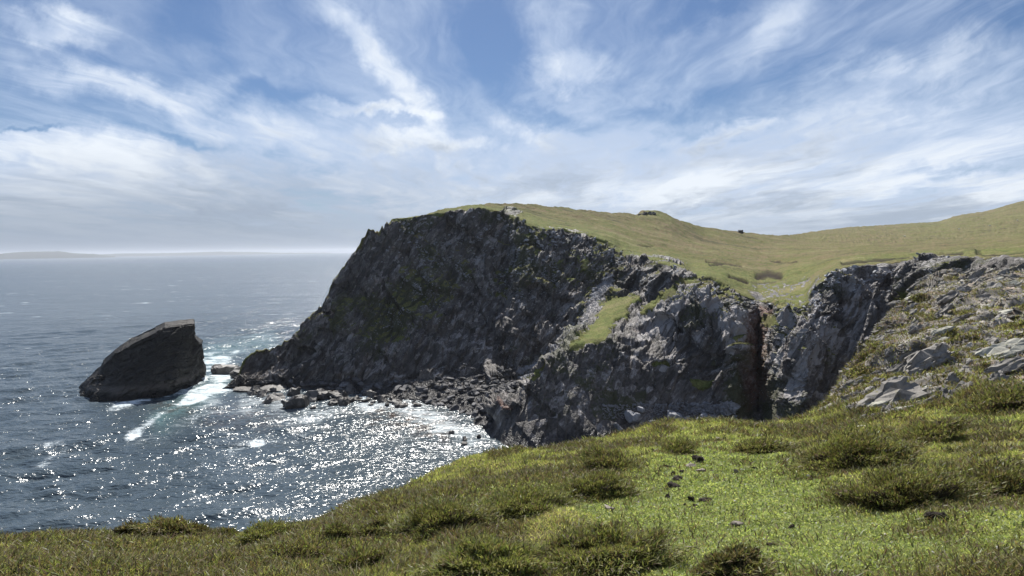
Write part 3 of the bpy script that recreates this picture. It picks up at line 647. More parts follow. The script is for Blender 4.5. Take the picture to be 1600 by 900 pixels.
def scatter_mesh(name, variants, pos, scl, rots, mat, attrs=None):
    """one merged mesh of many loose pieces (only for what nobody could count)"""
    Vs = []; Fs = []; off = 0; r = np.random.default_rng(5); arr = [tri_arrays(m) for m in variants]; pick_ = r.integers(0, len(variants), len(pos))
    for k, (v, t) in enumerate(arr):
        idx = np.where(pick_ == k)[0]
        if not len(idx): continue
        Rm = np.array([Matrix.Rotation(rots[i][2], 3, 'Z') @ Matrix.Rotation(rots[i][0], 3, 'X') @ Matrix.Rotation(rots[i][1], 3, 'Y') for i in idx])
        vv = np.einsum('nij,nkj->nki', Rm, v[None]*scl[idx][:, None, :])+pos[idx][:, None, :]
        Vs.append(vv.reshape(-1, 3)); Fs.append((t[None]+(np.arange(len(idx))*len(v))[:, None, None]+off).reshape(-1, 3)); off += len(idx)*len(v)
    return mesh_np(name, np.concatenate(Vs), np.concatenate(Fs), mat, False, attrs)
def pickF(px, py, tol=2.5):
    d = np.hypot(pxF2-px, pyF2-py); m = np.where(d < tol)[0]
    if not len(m): m = np.array([d.argmin()])
    V = PF.reshape(-1, 3)[m]; return V[np.hypot(V[:, 0], V[:, 1]).argmin()]
def on_water(px, py, z=0.):
    az, D, zz = knot(px, py, z=z); return np.array([D*math.sin(az), D*math.cos(az), z])

# ------------------------------------------------------------------ the sea stack
def build_stack():
    wl = [(123, 606), (128, 621), (150, 627), (183, 629), (220, 625), (257, 620), (293, 606), (312, 596), (321, 584)]        # waterline
    cr = [(123, 605), (126, 601), (142, 586), (158, 571), (161, 562), (180, 546), (205, 528), (232, 515), (257, 503), (280, 500), (303, 498), (303.5, 507), (303, 521), (309, 527), (316, 531), (314, 548), (313, 557), (317, 562), (321, 570), (321, 583)]
    crx = [c[0] for c in cr]
    n = 210; t = np.linspace(0, 1, n)
    # outline param: crest runs along the whole silhouette, foot runs along the waterline
    def along(pts, t):
        p = np.array(pts, float); L = np.concatenate([[0], np.cumsum(np.hypot(*np.diff(p, axis=0).T))]); L /= L[-1]
        return np.stack([np.interp(t, L, p[:, 0]), np.interp(t, L, p[:, 1])], 1)
    foot = along(wl, t); crest = along(cr, t)
    fk = np.array([knot(a, b, z=0.) for a, b in foot])
    D0 = np.interp(t, [0, .25, .6, .8, 1], [226, 226, 238, 246, 253])
    Dc = np.interp(t, [0, .08, .3, .55, .8, 1], [241, 237, 233, 237, 248, 264])
    ck = np.array([knot(a, b, D=d) for (a, b), d in zip(crest, Dc)])
    def xyz(k): return np.stack([k[:, 1]*np.sin(k[:, 0]), k[:, 1]*np.cos(k[:, 0]), k[:, 2]], 1)
    A = xyz(fk); C = xyz(ck); w = np.sin(np.pi*np.clip(t, 0, 1))**.6
    toward = -C[:, :2]/np.linalg.norm(C[:, :2], axis=1)[:, None]
    Sh = C.copy(); Sh[:, :2] += toward*(7.0*w)[:, None]; Sh[:, 2] -= 1.6*w*np.clip(C[:, 2]/8, 0, 1)      # front shoulder: narrow sloping top
    Bk = C.copy(); Bk[:, :2] -= toward*(9*w+1)[:, None]; Bk[:, 2] = -4
    U = A.copy(); U[:, 2] = -3; U[:, :2] += toward*1.0
    rowsV = []; 
    def lerp(P, Q, m, s=1.): 
        for i in range(m): rowsV.append(P+(Q-P)*(i/m))
    Mid = A*.5+Sh*.5; Mid[:, :2] -= toward*(2.0*w)[:, None]
    lerp(U, A, 6); lerp(A, Mid, 50); lerp(Mid, Sh, 50); lerp(Sh, C, 18); lerp(C, Bk, 22); rowsV.append(Bk)
    V = np.array(rowsV); nrm = grid_normals(V); out = V-V.mean((0, 1)); s = np.sign(np.einsum('ijk,ijk->ij', nrm, out)); nrm *= np.median(s)
    Q = V.reshape(-1, 3); T = np.stack([Q[:, 0]*.5+Q[:, 2]*.8, Q[:, 1]*.6, Q[:, 2]*.9-Q[:, 0]*.5], 1)
    sbd = Q@np.array([-.48, .1, .87])+.9*fbm(Q/8, 2, seed=14)
    d = (1.3*fbm(Q/9, 3, seed=3)+1.3*blocks(T/np.array([7, 4, 2.6]), 5, .5)[0]+.6*blocks(T/1.6, 6, .5)[0]+.4*((sbd/2.7) % 1-.5)+.18*((sbd/.9) % 1-.5)).reshape(V.shape[:2])
    fade = np.ones(V.shape[:2]); fade[124-18-1:124+4] = .3
    V = V+nrm*(d*fade*w[None, :]**.5)[..., None]
    o = mesh_np('sea_stack', V.reshape(-1, 3), grid_faces(*V.shape[:2]), MAT_STACK, False)
    tag(o, 'tall dark wedge-shaped sea stack standing alone in the water off the headland', 'sea stack')
build_stack()
# ------------------------------------------------------------------ the near slope we stand on, with its rocky right flank
GR = {  # px: [(py, D) ...] from the bottom of the frame to the brink (8 knots)
 -1500: [(1200, 4.0), (1100, 4.8), (1000, 5.8), (960, 6.6), (940, 7.2), (920, 7.6), (905, 8.), (895, 8.4)],
 -400: [(960, 4.2), (930, 4.8), (905, 5.5), (890, 6.2), (875, 6.8), (862, 7.4), (852, 7.9), (845, 8.4)],
 0: [(900, 4.55), (886, 5.1), (872, 5.8), (861, 6.4), (852, 6.9), (844, 7.4), (838, 7.8), (833, 8.3)],
 100: [(900, 4.5), (885, 5.1), (870, 5.8), (858, 6.5), (846, 7.1), (837, 7.7), (829, 8.2), (823, 8.7)],
 180: [(900, 4.45), (882, 5.2), (866, 5.9), (854, 6.6), (842, 7.3), (833, 7.9), (825, 8.5), (818, 9.)],
 250: [(900, 4.4), (882, 5.2), (866, 5.9), (854, 6.6), (842, 7.3), (833, 7.9), (826, 8.5), (819, 9.)],
 330: [(900, 4.3), (884, 5.0), (868, 5.7), (857, 6.4), (848, 7.0), (839, 7.6), (831, 8.2), (825, 8.8)],
 375: [(900, 4.25), (884, 4.9), (870, 5.6), (859, 6.3), (850, 6.9), (842, 7.5), (835, 8.1), (829, 8.6)],
 430: [(900, 4.2), (882, 4.9), (864, 5.6), (850, 6.3), (840, 7.0), (831, 7.7), (823, 8.4), (817, 9.1)],
 500: [(900, 4.1), (878, 4.9), (858, 5.7), (840, 6.6), (823, 7.5), (809, 8.4), (798, 9.3), (790, 10.1)],
 600: [(900, 4.0), (872, 4.9), (846, 5.9), (822, 6.9), (801, 8.0), (783, 9.2), (768, 10.4), (758, 11.5)],
 700: [(900, 3.8), (866, 4.8), (834, 5.9), (805, 7.2), (779, 8.6), (757, 10.0), (740, 11.5), (728, 13)],
 790: [(900, 3.7), (862, 4.7), (826, 5.9), (794, 7.3), (763, 9.), (737, 10.8), (715, 12.6), (700, 14.5)],
 860: [(900, 3.6), (860, 4.6), (822, 5.8), (787, 7.3), (754, 9.1), (727, 11.2), (706, 13.3), (692, 15.4)],
 940: [(900, 3.5), (858, 4.5), (818, 5.7), (781, 7.3), (746, 9.4), (717, 11.8), (694, 14.4), (679, 17)],
 1040: [(900, 3.4), (854, 4.4), (810, 5.7), (770, 7.5), (733, 9.9), (702, 12.8), (678, 16), (664, 18.8)],
 1100: [(900, 3.4), (852, 4.4), (806, 5.8), (765, 7.6), (728, 10.), (697, 13), (672, 16.6), (657, 20)],
 1200: [(900, 3.3), (850, 4.4), (803, 5.8), (762, 7.7), (725, 10.1), (695, 13.2), (671, 17), (656, 21)],
 1260: [(900, 3.3), (848, 4.4), (800, 5.8), (758, 7.7), (721, 10.2), (692, 13.4), (669, 17.2), (652, 22.5)],
 1300: [(900, 3.2), (846, 4.3), (796, 5.7), (752, 7.7), (714, 10.2), (683, 13.6), (655, 18.5), (627, 28)],
 1320: [(900, 3.2), (845, 4.3), (792, 5.8), (746, 7.8), (706, 10.5), (672, 14.5), (635, 21), (592, 33)],
 1350: [(900, 3.2), (842, 4.3), (786, 5.9), (738, 8.1), (695, 11.3), (655, 16), (605, 24), (548, 40)],
 1380: [(900, 3.2), (838, 4.4), (780, 6.1), (728, 8.6), (682, 12.2), (635, 18.), (575, 29), (512, 50)],
 1410: [(900, 3.2), (836, 4.4), (776, 6.2), (722, 8.8), (672, 12.8), (618, 19.5), (548, 34), (478, 65)],
 1440: [(900, 3.15), (832, 4.4), (770, 6.2), (714, 9.0), (660, 13.4), (600, 21), (522, 39), (443, 86)],
 1480: [(900, 3.15), (830, 4.4), (764, 6.3), (704, 9.3), (646, 14.2), (580, 23), (497, 45), (426, 104)],
 1530: [(900, 3.1), (828, 4.4), (758, 6.4), (694, 9.7), (632, 15), (565, 25), (487, 46), (427, 98)],
 1600: [(900, 3.1), (824, 4.4), (750, 6.5), (682, 10), (618, 15.6), (552, 26), (480, 45), (421, 90)],
 1750: [(900, 3.0), (820, 4.4), (744, 6.5), (676, 10), (612, 15.6), (546, 26), (474, 44), (416, 80)],
 2400: [(900, 3.0), (820, 4.4), (734, 6.5), (660, 10), (595, 15.6), (526, 26), (460, 40), (412, 66)]}
grow = [[] for _ in range(13)]
for px_ in GR:                                                     # leave room for the turf's own height on the brink
    q_ = float(np.interp(px_, [0, 430, 500, 600, 700, 790, 860, 1000], [24, 33, 20, 13, 11, 9, 7, 0])); m_ = len(GR[px_])
    GR[px_] = [(y+q_*max(0, (i-2)/(m_-3)), D) for i, (y, D) in enumerate(GR[px_])]
for px in sorted(GR):
    ks = [knot(px, y, D=D) for y, D in GR[px]]; az = ks[0][0]
    grow[0].append((az, .25, 48.5)); grow[1].append((az, ks[0][1]*.5, 48.5+(ks[0][2]-48.5)*.45))
    for i, k in enumerate(ks): grow[2+i].append((k[0], k[1], k[2]))
    b = ks[-1]; drop = 1 if px < 1800 else 0
    g = .6 if px < 1800 else 1.5
    grow[10].append((b[0], b[1]+g, b[2]-(.9 if px < 1800 else 4))); grow[11].append((b[0], b[1]+g+4, b[2]-12)); grow[12].append((b[0], b[1]+g+(24 if px < 1800 else 10), -6. if px < 1800 else b[2]-25))
for r in grow:                                                     # carry the ends right round behind the viewer
    a, e = r[0], r[-1]; r.insert(0, (-math.pi, a[1]*.6+e[1]*.4, 48.3 if a[2] > 40 else a[2])); r.append((math.pi, a[1]*.6+e[1]*.4, 48.3 if a[2] > 40 else a[2]))
aL, aR = knot(-120, 850, D=5)[0], knot(1720, 700, D=10)[0]
azG = np.concatenate([np.linspace(-math.pi, aL, 70)[:-1], np.linspace(aL, aR, 1150), np.linspace(aR, math.pi, 90)[1:]])
sG, DG, ZG = loft(azG, grow, [4, 8, 46, 52, 60, 66, 70, 80, 110, 8, 14, 14])
DG = blur(DG, 5, 5); ZG = blur(ZG, 5, 5)
PG = np.stack([DG*np.sin(azG)[None], DG*np.cos(azG)[None], ZG], -1)
S3 = np.repeat(sG[:, None], len(azG), 1)
pxG, pyG = project(PG.reshape(-1, 3)); pxG = pxG.reshape(DG.shape); pyG = pyG.reshape(DG.shape)
WG = PG.reshape(-1, 3)
def f3(P, s, o=3, seed=0): return fbm(P/s, o, seed=seed).reshape(DG.shape)
XY = WG*np.array([1, 1, 0])
m1 = f3(XY, 1.7, 3, 61); m2 = f3(XY, .55, 3, 62); m3 = f3(XY, 5.0, 2, 63); mR = f3(XY, 2.6, 3, 64)
onright = (pxG > 1240)
rk = np.maximum(softpoly(pxG+m1*14, pyG+m2*10, [(1285, 640), (1340, 655), (1430, 640), (1480, 612), (1540, 606), (1900, 590), (1900, 396), (1500, 396), (1470, 404), (1430, 440), (1370, 505), (1335, 545), (1300, 600)], 14),
                (S3 > 9.06)*1.0)
vegnoise = f3(XY, 1.3, 4, 66)+.6*f3(XY, 6., 2, 67)
rkm = np.clip(rk*sstep(vegnoise-.10*sstep(DG, 16, 40), .50, .02), 0, 1)
rkm = np.maximum(rkm, 1.*softpoly(pxG+m1*6, pyG+m2*3, [(195, 815), (262, 815), (340, 815), (366, 830), (310, 842), (230, 840), (180, 834)], 4))   # bare stony scar at the brink, left
rkm = np.maximum(rkm, (S3 > 9.15)*1.)
lushG = np.clip(softpoly(pxG+m1*26, pyG+m2*14, [(1010, 735), (1080, 690), (1200, 700), (1310, 745), (1340, 800), (1480, 815), (1620, 780), (1620, 850), (1350, 905), (1010, 960), (1000, 860), (900, 800), (960, 770)], 75)
        + .8*softpoly(pxG+m1*10, pyG+m2*6, [(640, 812), (760, 784), (930, 762), (1000, 770), (940, 800), (760, 812), (620, 850), (560, 870)], 12)
        + .55*softpoly(pxG, pyG, [(1450, 640), (1600, 650), (1600, 668), (1480, 662)], 14), 0, 1)
bankd = seg_d(pxG, pyG+m1*4, [(560, 800), (650, 792), (760, 775), (860, 760), (950, 735)])
bank = np.exp(-(bankd/19)**2)*(S3 < 9)
hum = .13*m1*(1-.65*lushG)+.045*m2+.16*m3*sstep(DG, 4, 9)
# diagonal bedrock: slabs dipping away to the right
ca, sa = math.cos(R(16)), math.sin(R(16))
T = np.stack([-WG[:, 0]*sa+WG[:, 1]*ca, (WG[:, 0]*ca+WG[:, 1]*sa)*.30, WG[:, 2]*1.6-(WG[:, 0]*ca+WG[:, 1]*sa)*.5], 1)
vb1, ve1 = blocks(T/2.6, 21, .75); vb2, ve2 = blocks(T/.8, 22, .7); vb3, _ = blocks(T/.28, 23, .6)
sc = sstep(DG, 8, 40)
rocky = (1.0*vb1*sstep(ve1, 0, .38)*(.4+1.3*sc.ravel())+.34*vb2*sstep(ve2, 0, .35)*(.5+1.3*sc.ravel())+.06*vb3*(1-.5*sc.ravel())).reshape(DG.shape)
PG[..., 2] += hum*(1-.6*rk)*(S3 > .8)+bank*.10
ridge = np.exp(-(seg_d(pxG, pyG, [(1338, 560), (1352, 520), (1400, 505), (1440, 498)])/17)**2)*.0
PG[..., 2] += rocky*rk*(S3 < 9.02)
nG0 = grid_normals(PG); nG0 *= np.where(nG0[..., 2] < 0, -1, 1)[..., None]
ground = mesh_np('near_slope', PG.reshape(-1, 3), grid_faces(*DG.shape)[:, ::-1], MAT_GROUND, True, dict(rock=rkm.ravel(), lush=lushG.ravel()))
tag(ground, kind='structure')
pxG2, pyG2 = project(PG.reshape(-1, 3)); DGr = DG.ravel()
def pickG(px, py, tol=3.0):
    d = np.hypot(pxG2-px, pyG2-py)+np.where((S3.ravel() > 9.05) | (DGr < 2), 1e6, 0); m = np.where(d < tol)[0]
    if not len(m): m = np.array([d.argmin()])
    V = PG.reshape(-1, 3)[m]; i = np.argmin(np.hypot(V[:, 0], V[:, 1])); return V[i], nG0.reshape(-1, 3)[m[i]]

# ------------------------------------------------------------------ blades of grass and sprigs of heather
PAL = dict(lush=np.array([(.350, .385, .130), (.430, .450, .185), (.260, .300, .095), (.47, .45, .25), (.35, .375, .175)]),
           olive=np.array([(.300, .315, .105), (.375, .370, .140), (.200, .220, .070), (.430, .400, .195), (.26, .31, .095)]),
           straw=np.array([(.38, .32, .19), (.33, .27, .14), (.42, .37, .25), (.28, .21, .11)]),
           heath=np.array([(.165, .110, .066), (.210, .155, .100), (.105, .085, .045), (.145, .135, .055), (.260, .200, .140), (.100, .100, .040), (.19, .18, .075)]))
def blades(name, pos, nrm_, length, width, tint, lean, mat, seed=1, parent=None, droop=.35):
    r = np.random.default_rng(seed); n = len(pos)
    a = r.uniform(0, 2*np.pi, n); side = np.stack([np.cos(a), np.sin(a), 0*a], 1)
    up = nrm_*.5+np.array([0, 0, .5])+lean; up /= np.linalg.norm(up, axis=1)[:, None]
    b = r.uniform(0, 2*np.pi, n); bend = np.stack([np.cos(b), np.sin(b), 0*b-.35], 1)*droop
    L = length[:, None]; w = width[:, None]
    base = pos-up*L*.12
    p0 = base-side*w*.5; p1 = base+side*w*.5; mid = base+up*L*.62+bend*L*.22; p2 = mid+side*w*.42; p3 = mid-side*w*.42; tip = base+up*L+bend*L*.75
    V = np.stack([p0, p1, p2, p3, tip], 1).reshape(-1, 3); i = np.arange(n)[:, None]*5
    Fc = np.concatenate([i+np.array([0, 1, 2]), i+np.array([0, 2, 3]), i+np.array([3, 2, 4])], 0)
    t = np.repeat(tint[:, None, :], 5, 1)
    return mesh_np(name, V, Fc, mat, True, dict(tint=t.reshape(-1, 3)), parent)
def sample_ground(n, pdf, seed):
    """pick n points on the near slope with probability pdf per grid cell"""
    r = np.random.default_rng(seed); p = pdf[:-1, :-1].ravel().copy(); p /= p.sum(); idx = r.choice(len(p), n, p=p)
    nc = DG.shape[1]-1; i, j = idx//nc, idx % nc; a, b = r.random(n), r.random(n)
    def bl(A):
        A00, A10, A01, A11 = A[i, j], A[i+1, j], A[i, j+1], A[i+1, j+1]
        if A.ndim == 3: a_, b_ = a[:, None], b[:, None]
        else: a_, b_ = a, b
        return A00*(1-a_)*(1-b_)+A10*a_*(1-b_)+A01*(1-a_)*b_+A11*a_*b_
    return bl
cell = np.zeros(DG.shape)
cr_ = np.linalg.norm(np.cross(PG[1:, :-1]-PG[:-1, :-1], PG[:-1, 1:]-PG[:-1, :-1]), axis=2); cell[:-1, :-1] = cr_
infr = sstep(pxG, -140, -60)*(1-sstep(pxG, 1660, 1740))*(PG[..., 1] > 0)*(pyG < 985)*(S3 < 9.12)*(DG > 1.5)
infr = np.maximum(infr, .42*(np.abs(azG)[None, :] < R(78))*(S3 < 9.12)*(DG > .5)*(DG < 40))   # thinner cover just outside the view
dens = cell*infr/np.maximum(DG, 2.5)**1.35
heathN = f3(XY, .9, 3, 71)+.55*f3(XY, 3.5, 2, 72)
heathA = np.clip(sstep(heathN, -.16, .26)*(1-.95*lushG)+.85*bank+.35*rk*(pxG > 1240)+.55*(1-lushG)*(1-sstep(pxG, 420, 700))*(pyG > 700), 0, 1)          # where heather grows among the grass
strawN = f3(XY, 1.6, 3, 75)
def colour(kind, n, r, var=.22):
    P = PAL[kind]; c = P[r.integers(0, len(P), n)]*r.uniform(1-var, 1+var, (n, 1)); return c
def build_cover():
    r = np.random.default_rng(31)
    # grass
    n = 560000; bl = sample_ground(n, dens*(1-.93*rkm)*(1-.72*heathA), 41)
    P = bl(PG); N = bl(nG0); lu = bl(lushG); D = bl(DG); st = bl(strawN); px_, py_ = project(P)
    isl = r.random(n) < (.12+.85*lu); iss = r.random(n) < np.clip(.12+.4*st+.25*(px_ > 1500)*(py_ > 760), .03, .5)*(1-.75*lu)
    c = np.where(isl[:, None], colour('lush', n, r), colour('olive', n, r)); c = np.where(iss[:, None], colour('straw', n, r), c)
    tone = 1+.25*bl(m2)[:, None]+.18*bl(m1)[:, None]; c = c*tone
    L = r.uniform(.028, .068, n)*(1-.48*lu)*(1+.35*(r.random(n) < .12))*np.clip(D/7, .85, 3.2)**.8; w = r.uniform(.0035, .0065, n)*np.clip(D/4.5, .9, 9)**.85*(1+.5*lu)
    o = blades('grass', P, N, L, w, c, r.normal(size=(n, 3))*np.array([.75, .75, .1]), MAT_LEAF, 51); tag(o, 'short sheep-cropped grass covering the near slope', 'grass', kind='stuff')
    # low clover-like leaves in the green hollow
    n = 42000; bl = sample_ground(n, dens*sstep(lushG, .25, .8), 42); P = bl(PG); N = bl(nG0); D = bl(DG)
    c = colour('lush', n, r, .3)*np.array([.9, .98, 1.0])
    o = blades('clover', P+N*.006, N, r.uniform(.014, .028, n)*np.clip(D/5, .9, 3), r.uniform(.009, .016, n)*np.clip(D/5, .9, 3), c, r.normal(size=(n, 3))*np.array([1.3, 1.3, .1]), MAT_LEAF, 52); tag(o, 'low broad-leaved green plants in the hollow of the near slope', 'ground cover', kind='stuff')
    # heather in between
    n = 400000; bl = sample_ground(n, dens*(1-.8*rkm)*(heathA+.02), 43); P = bl(PG); N = bl(nG0); D = bl(DG); hn = bl(heathN)
    isg = r.random(n) < .24; c = np.where(isg[:, None], colour('olive', n, r)*.85, colour('heath', n, r))
    L = r.uniform(.04, .13, n)*np.clip(D/8, .85, 2.6); w = r.uniform(.006, .012, n)*np.clip(D/5, .9, 8)**.85
    o = blades('heather_cover', P, N, L, w, c, r.normal(size=(n, 3))*np.array([.6, .6, .1]), MAT_HEATH, 53, droop=.6); tag(o, 'brown and olive heather growing low over the near slope', 'heather', kind='stuff')
build_cover()
# ------------------------------------------------------------------ heather bushes standing above the turf
def bush(px, py, wpx, hpx, label, seed, dark=1.0, mix=.6, n=9000, group=None, name='heather_bush', depth=.8):
    n = int(n*1.6); r = np.random.default_rng(seed); P, N = pickG(px, py); D = math.hypot(P[0], P[1])
    W_ = wpx/F*D; Hh = hpx/F*D*.78; dep = W_*depth
    root = bpy.data.objects.new(name, None); COL.objects.link(root); root.location = P; root.empty_display_size = .1; tag(root, label, 'heather bush' if 'heather' in name else 'cushion plant', group)
    # woody mound
    nu, nv = 44, 18; u = np.linspace(0, 2*np.pi, nu, endpoint=False); v = np.linspace(0, 1, nv)
    U, Vv = np.meshgrid(u, v); ph = Vv*np.pi/2*1.08
    S = np.stack([np.cos(U)*np.cos(ph*.999-.0)*.5, np.sin(U)*np.cos(ph)*.5, np.sin(ph)], -1)
    sc = np.array([W_, dep, Hh]); az = math.atan2(P[0], P[1]); Rz = np.array([[math.cos(-az), -math.sin(-az), 0], [math.sin(-az), math.cos(-az), 0], [0, 0, 1]])
    def shape(S):
        Q = S.reshape(-1, 3); k = 1+.55*fbm(Q*3.1+seed, 3, seed=seed)+.10*fbm(Q*11+seed, 2, seed=seed)
        return (Q*k[:, None]*sc)@Rz.T
    slope = -N[:2]/max(N[2], .3)
    def settle(V, s=0.):
        V = V.copy(); V[:, 2] += V[:, 0]*slope[0]+V[:, 1]*slope[1]-Hh*.10+s; return V
    V = settle(shape(S*.80)); Fc = []
    i = np.arange(nv-1)[:, None]*nu+np.arange(nu)[None]; j = np.arange(nv-1)[:, None]*nu+(np.arange(nu)+1)[None] % nu
    mesh_np('stems', V, np.stack([i, j, j+nu, i+nu], -1).reshape(-1, 4), MAT_STEM, True, None, root)
    # sprigs all over it
    a = r.uniform(0, 2*np.pi, n); e = np.arcsin(r.uniform(.0, 1, n)); rad = r.uniform(.80, 1.04, n)[:, None]
    sk = r.random(n) < .22; e = np.where(sk, e*.25, e); rad[sk] = r.uniform(1., 1.35, (sk.sum(), 1))
    Sd = np.stack([np.cos(a)*np.cos(e)*.5, np.sin(a)*np.cos(e)*.5, np.sin(e)], 1)
    Q = settle(shape(Sd*rad)); nn = (Sd/np.array([.5, .5, 1]))@Rz.T
    isg = r.random(n) < mix; c = np.where(isg[:, None], colour('olive', n, r)*.9, colour('heath', n, r)*1.05)*dark*.92
    c = np.where((r.random(n) < .05)[:, None], colour('straw', n, r)*.8, c)
    q = max(D/8, .8)
    o = blades('foliage', Q, nn/np.linalg.norm(nn, axis=1)[:, None], r.uniform(.03, .075, n)*min(q, 1.5), r.uniform(.006, .013, n)*q, c, nn*.35+r.normal(size=(n, 3))*.5, MAT_HEATH, seed+1, root, droop=.45)
    return root
MAT_STEM = make_plain('woody_stems', (.075, .055, .032))
for a in [
    (1338, 722, 124, 50, 'round dark heather bush, the first right of the green hollow', 1, .9, .5),
    (1398, 792, 150, 66, 'widest dark heather bush at the right edge of the green hollow', 2, .85, .5, 14000),
    (1545, 778, 110, 46, 'low dark heather bush on a bank near the right edge of the picture', 3, .8, .4),
    (1452, 684, 66, 26, 'small dark heather bush below the rock slabs at right', 4, .85, .5, 2600),
    (1576, 634, 76, 30, 'dark heather bush where the grass meets the stony slope at far right', 5, .8, .5, 3000),
    (1145, 896, 84, 46, 'purple-brown heather tuft at the bottom edge, right of centre', 6, .95, .3),
    (930, 880, 200, 70, 'long heather clump at the bottom edge with dark shadow on its right', 7, .9, .6, 18000),
    (770, 886, 160, 50, 'heather clump with a bright green patch, at the bottom edge left of the long clump', 8, 1., .7, 13000),
    (935, 775, 110, 40, 'rounded heather bush at the right end of the long heather bank', 9, .9, .6),
    (820, 795, 130, 40, 'heather bush with tall green sprigs in the middle of the long bank', 10, .9, .7),
    (690, 818, 120, 40, 'heather bush at the left end of the long heather bank', 11, .85, .6),
    (960, 728, 90, 30, 'brown-topped heather bush left of the scattered dark clods', 12, .95, .5, 3800),
    (585, 832, 50, 26, 'small dark heather tuft on the slope left of the long bank', 13, .85, .5, 2000),
    (530, 836, 46, 22, 'small dark heather tuft nearest the brink in the left half', 14, .85, .5, 1800),
    (1062, 708, 52, 24, 'small dark heather tuft behind the scattered dark clods', 15, .9, .6, 2000),
    (470, 870, 100, 30, 'flat brown heather clump on the lower left of the slope', 16, .9, .4, 3500),
    (560, 884, 90, 30, 'brown heather clump by the pale stone at bottom left', 17, .9, .4, 3500),
    (1180, 702, 70, 20, 'low heather tuft at the back edge of the green hollow', 18, .9, .5, 2000),
    (410, 838, 70, 26, 'olive heather clump on the brink where the slope begins to rise', 19, .9, .7, 2600),
    ]: bush(*a)
bush(278, 822, 72, 24, 'rounded rusty-olive cushion of vegetation on the brink above the water', 30, 1.0, .25, 3400, name='plant_cushion')
bush(201, 829, 34, 18, 'dark twiggy heather tuft on the brink left of the rounded cushion', 31, .6, .1, 1600)
bush(306, 832, 36, 15, 'dark purple-brown heather tuft in front of the bare stony scar', 32, .7, .1, 1400)
bush(358, 833, 30, 13, 'tiny dark heather tuft at the right end of the bare stony scar', 33, .7, .3, 1100)

# ------------------------------------------------------------------ stones and clods lying on the near turf
st_dark = [rock_mesh('clod', 200+i, MAT_CLOD, 14, .75, .10, .10, .8, 2) for i in range(5)]
st_grey = [rock_mesh('stone', 220+i, MAT_STONE, 12, .55, .05, .03, .6, 2) for i in range(4)]
st_white = [rock_mesh('stone', 230+i, MAT_WHITE, 14, .7, .10, .03, .8, 2) for i in range(2)]
def on_turf(name, var, px, py, w, h, label, cat, yaw=0, tilt=0, group=None, k=0):
    P, N = pickG(px, py); D = math.hypot(P[0], P[1]); s = 1.2*w/F*D; hz = 1.2*h/F*D
    o = place(name, var[k % len(var)], P+np.array([0, 0, hz*.20]), (s*1.05, s*.8, max(hz*1.35, s*.3)), (tilt, N[0]*.8, yaw-math.atan2(P[0], P[1])), label, cat, group); return o
G1 = 'dark clods scattered on the green turf'
for i, (px, py, w, h, lab) in enumerate([
    (1091, 717, 18, 9, 'dark brown clod at the far end of the line of clods'),
    (1053, 740, 8, 7, 'small dark clod on the left side of the line of clods'),
    (1045, 729, 16, 6, 'flat crumbly dark clod at the left of the far clods'),
    (1059, 748, 19, 8, 'long dark clod in the middle of the line of clods'),
    (1065, 737, 12, 6, 'dark clod touching the back of the long middle clod'),
    (1052, 759, 19, 9, 'largest dark clod of the line, just below the long one'),
    (1043, 777, 11, 10, 'round dark clod alone below the line of clods'),
    (1080, 780, 10, 9, 'rounded dark clod beside the elongated one'),
    (1102, 782, 28, 8, 'elongated dark grey clod lying across the turf'),
    (1070, 788, 7, 5, 'smallest dark clod in front of the elongated one'),
    (1086, 788, 8, 4, 'thin flat clod in front of the elongated one'),
    (995, 768, 14, 6, 'flattened dark clod at the edge of the heather bank'),
    (970, 762, 8, 5, 'small dark clod half hidden by the heather bank'),
    (1063, 877, 14, 12, 'round dark clod at the bottom of the green hollow'),
    (1237, 824, 12, 8, 'dark brown clod right of the beige stone'),
    (1204, 850, 11, 6, 'crumbly dark clod in the lower right of the green hollow'),
    (1214, 861, 10, 4, 'thin dark clod just below the crumbly one'),
    (1180, 732, 9, 6, 'dark clod on the far side of the green hollow'),
    (1235, 734, 7, 5, 'small dark clod right of the far hollow clod'),
    (1452, 806, 16, 8, 'dark clod, left of three heaped under the widest heather bush'),
    (1464, 809, 18, 9, 'dark clod, middle of three heaped under the widest heather bush'),
    (1476, 807, 12, 8, 'dark clod, right of three heaped under the widest heather bush'),
    (1270, 744, 9, 4, 'thin dark clod near the round heather bush')]):
    on_turf('clod', st_dark, px, py, w, h, lab, 'clod', i*1.3, .1*(i % 3), G1, i)
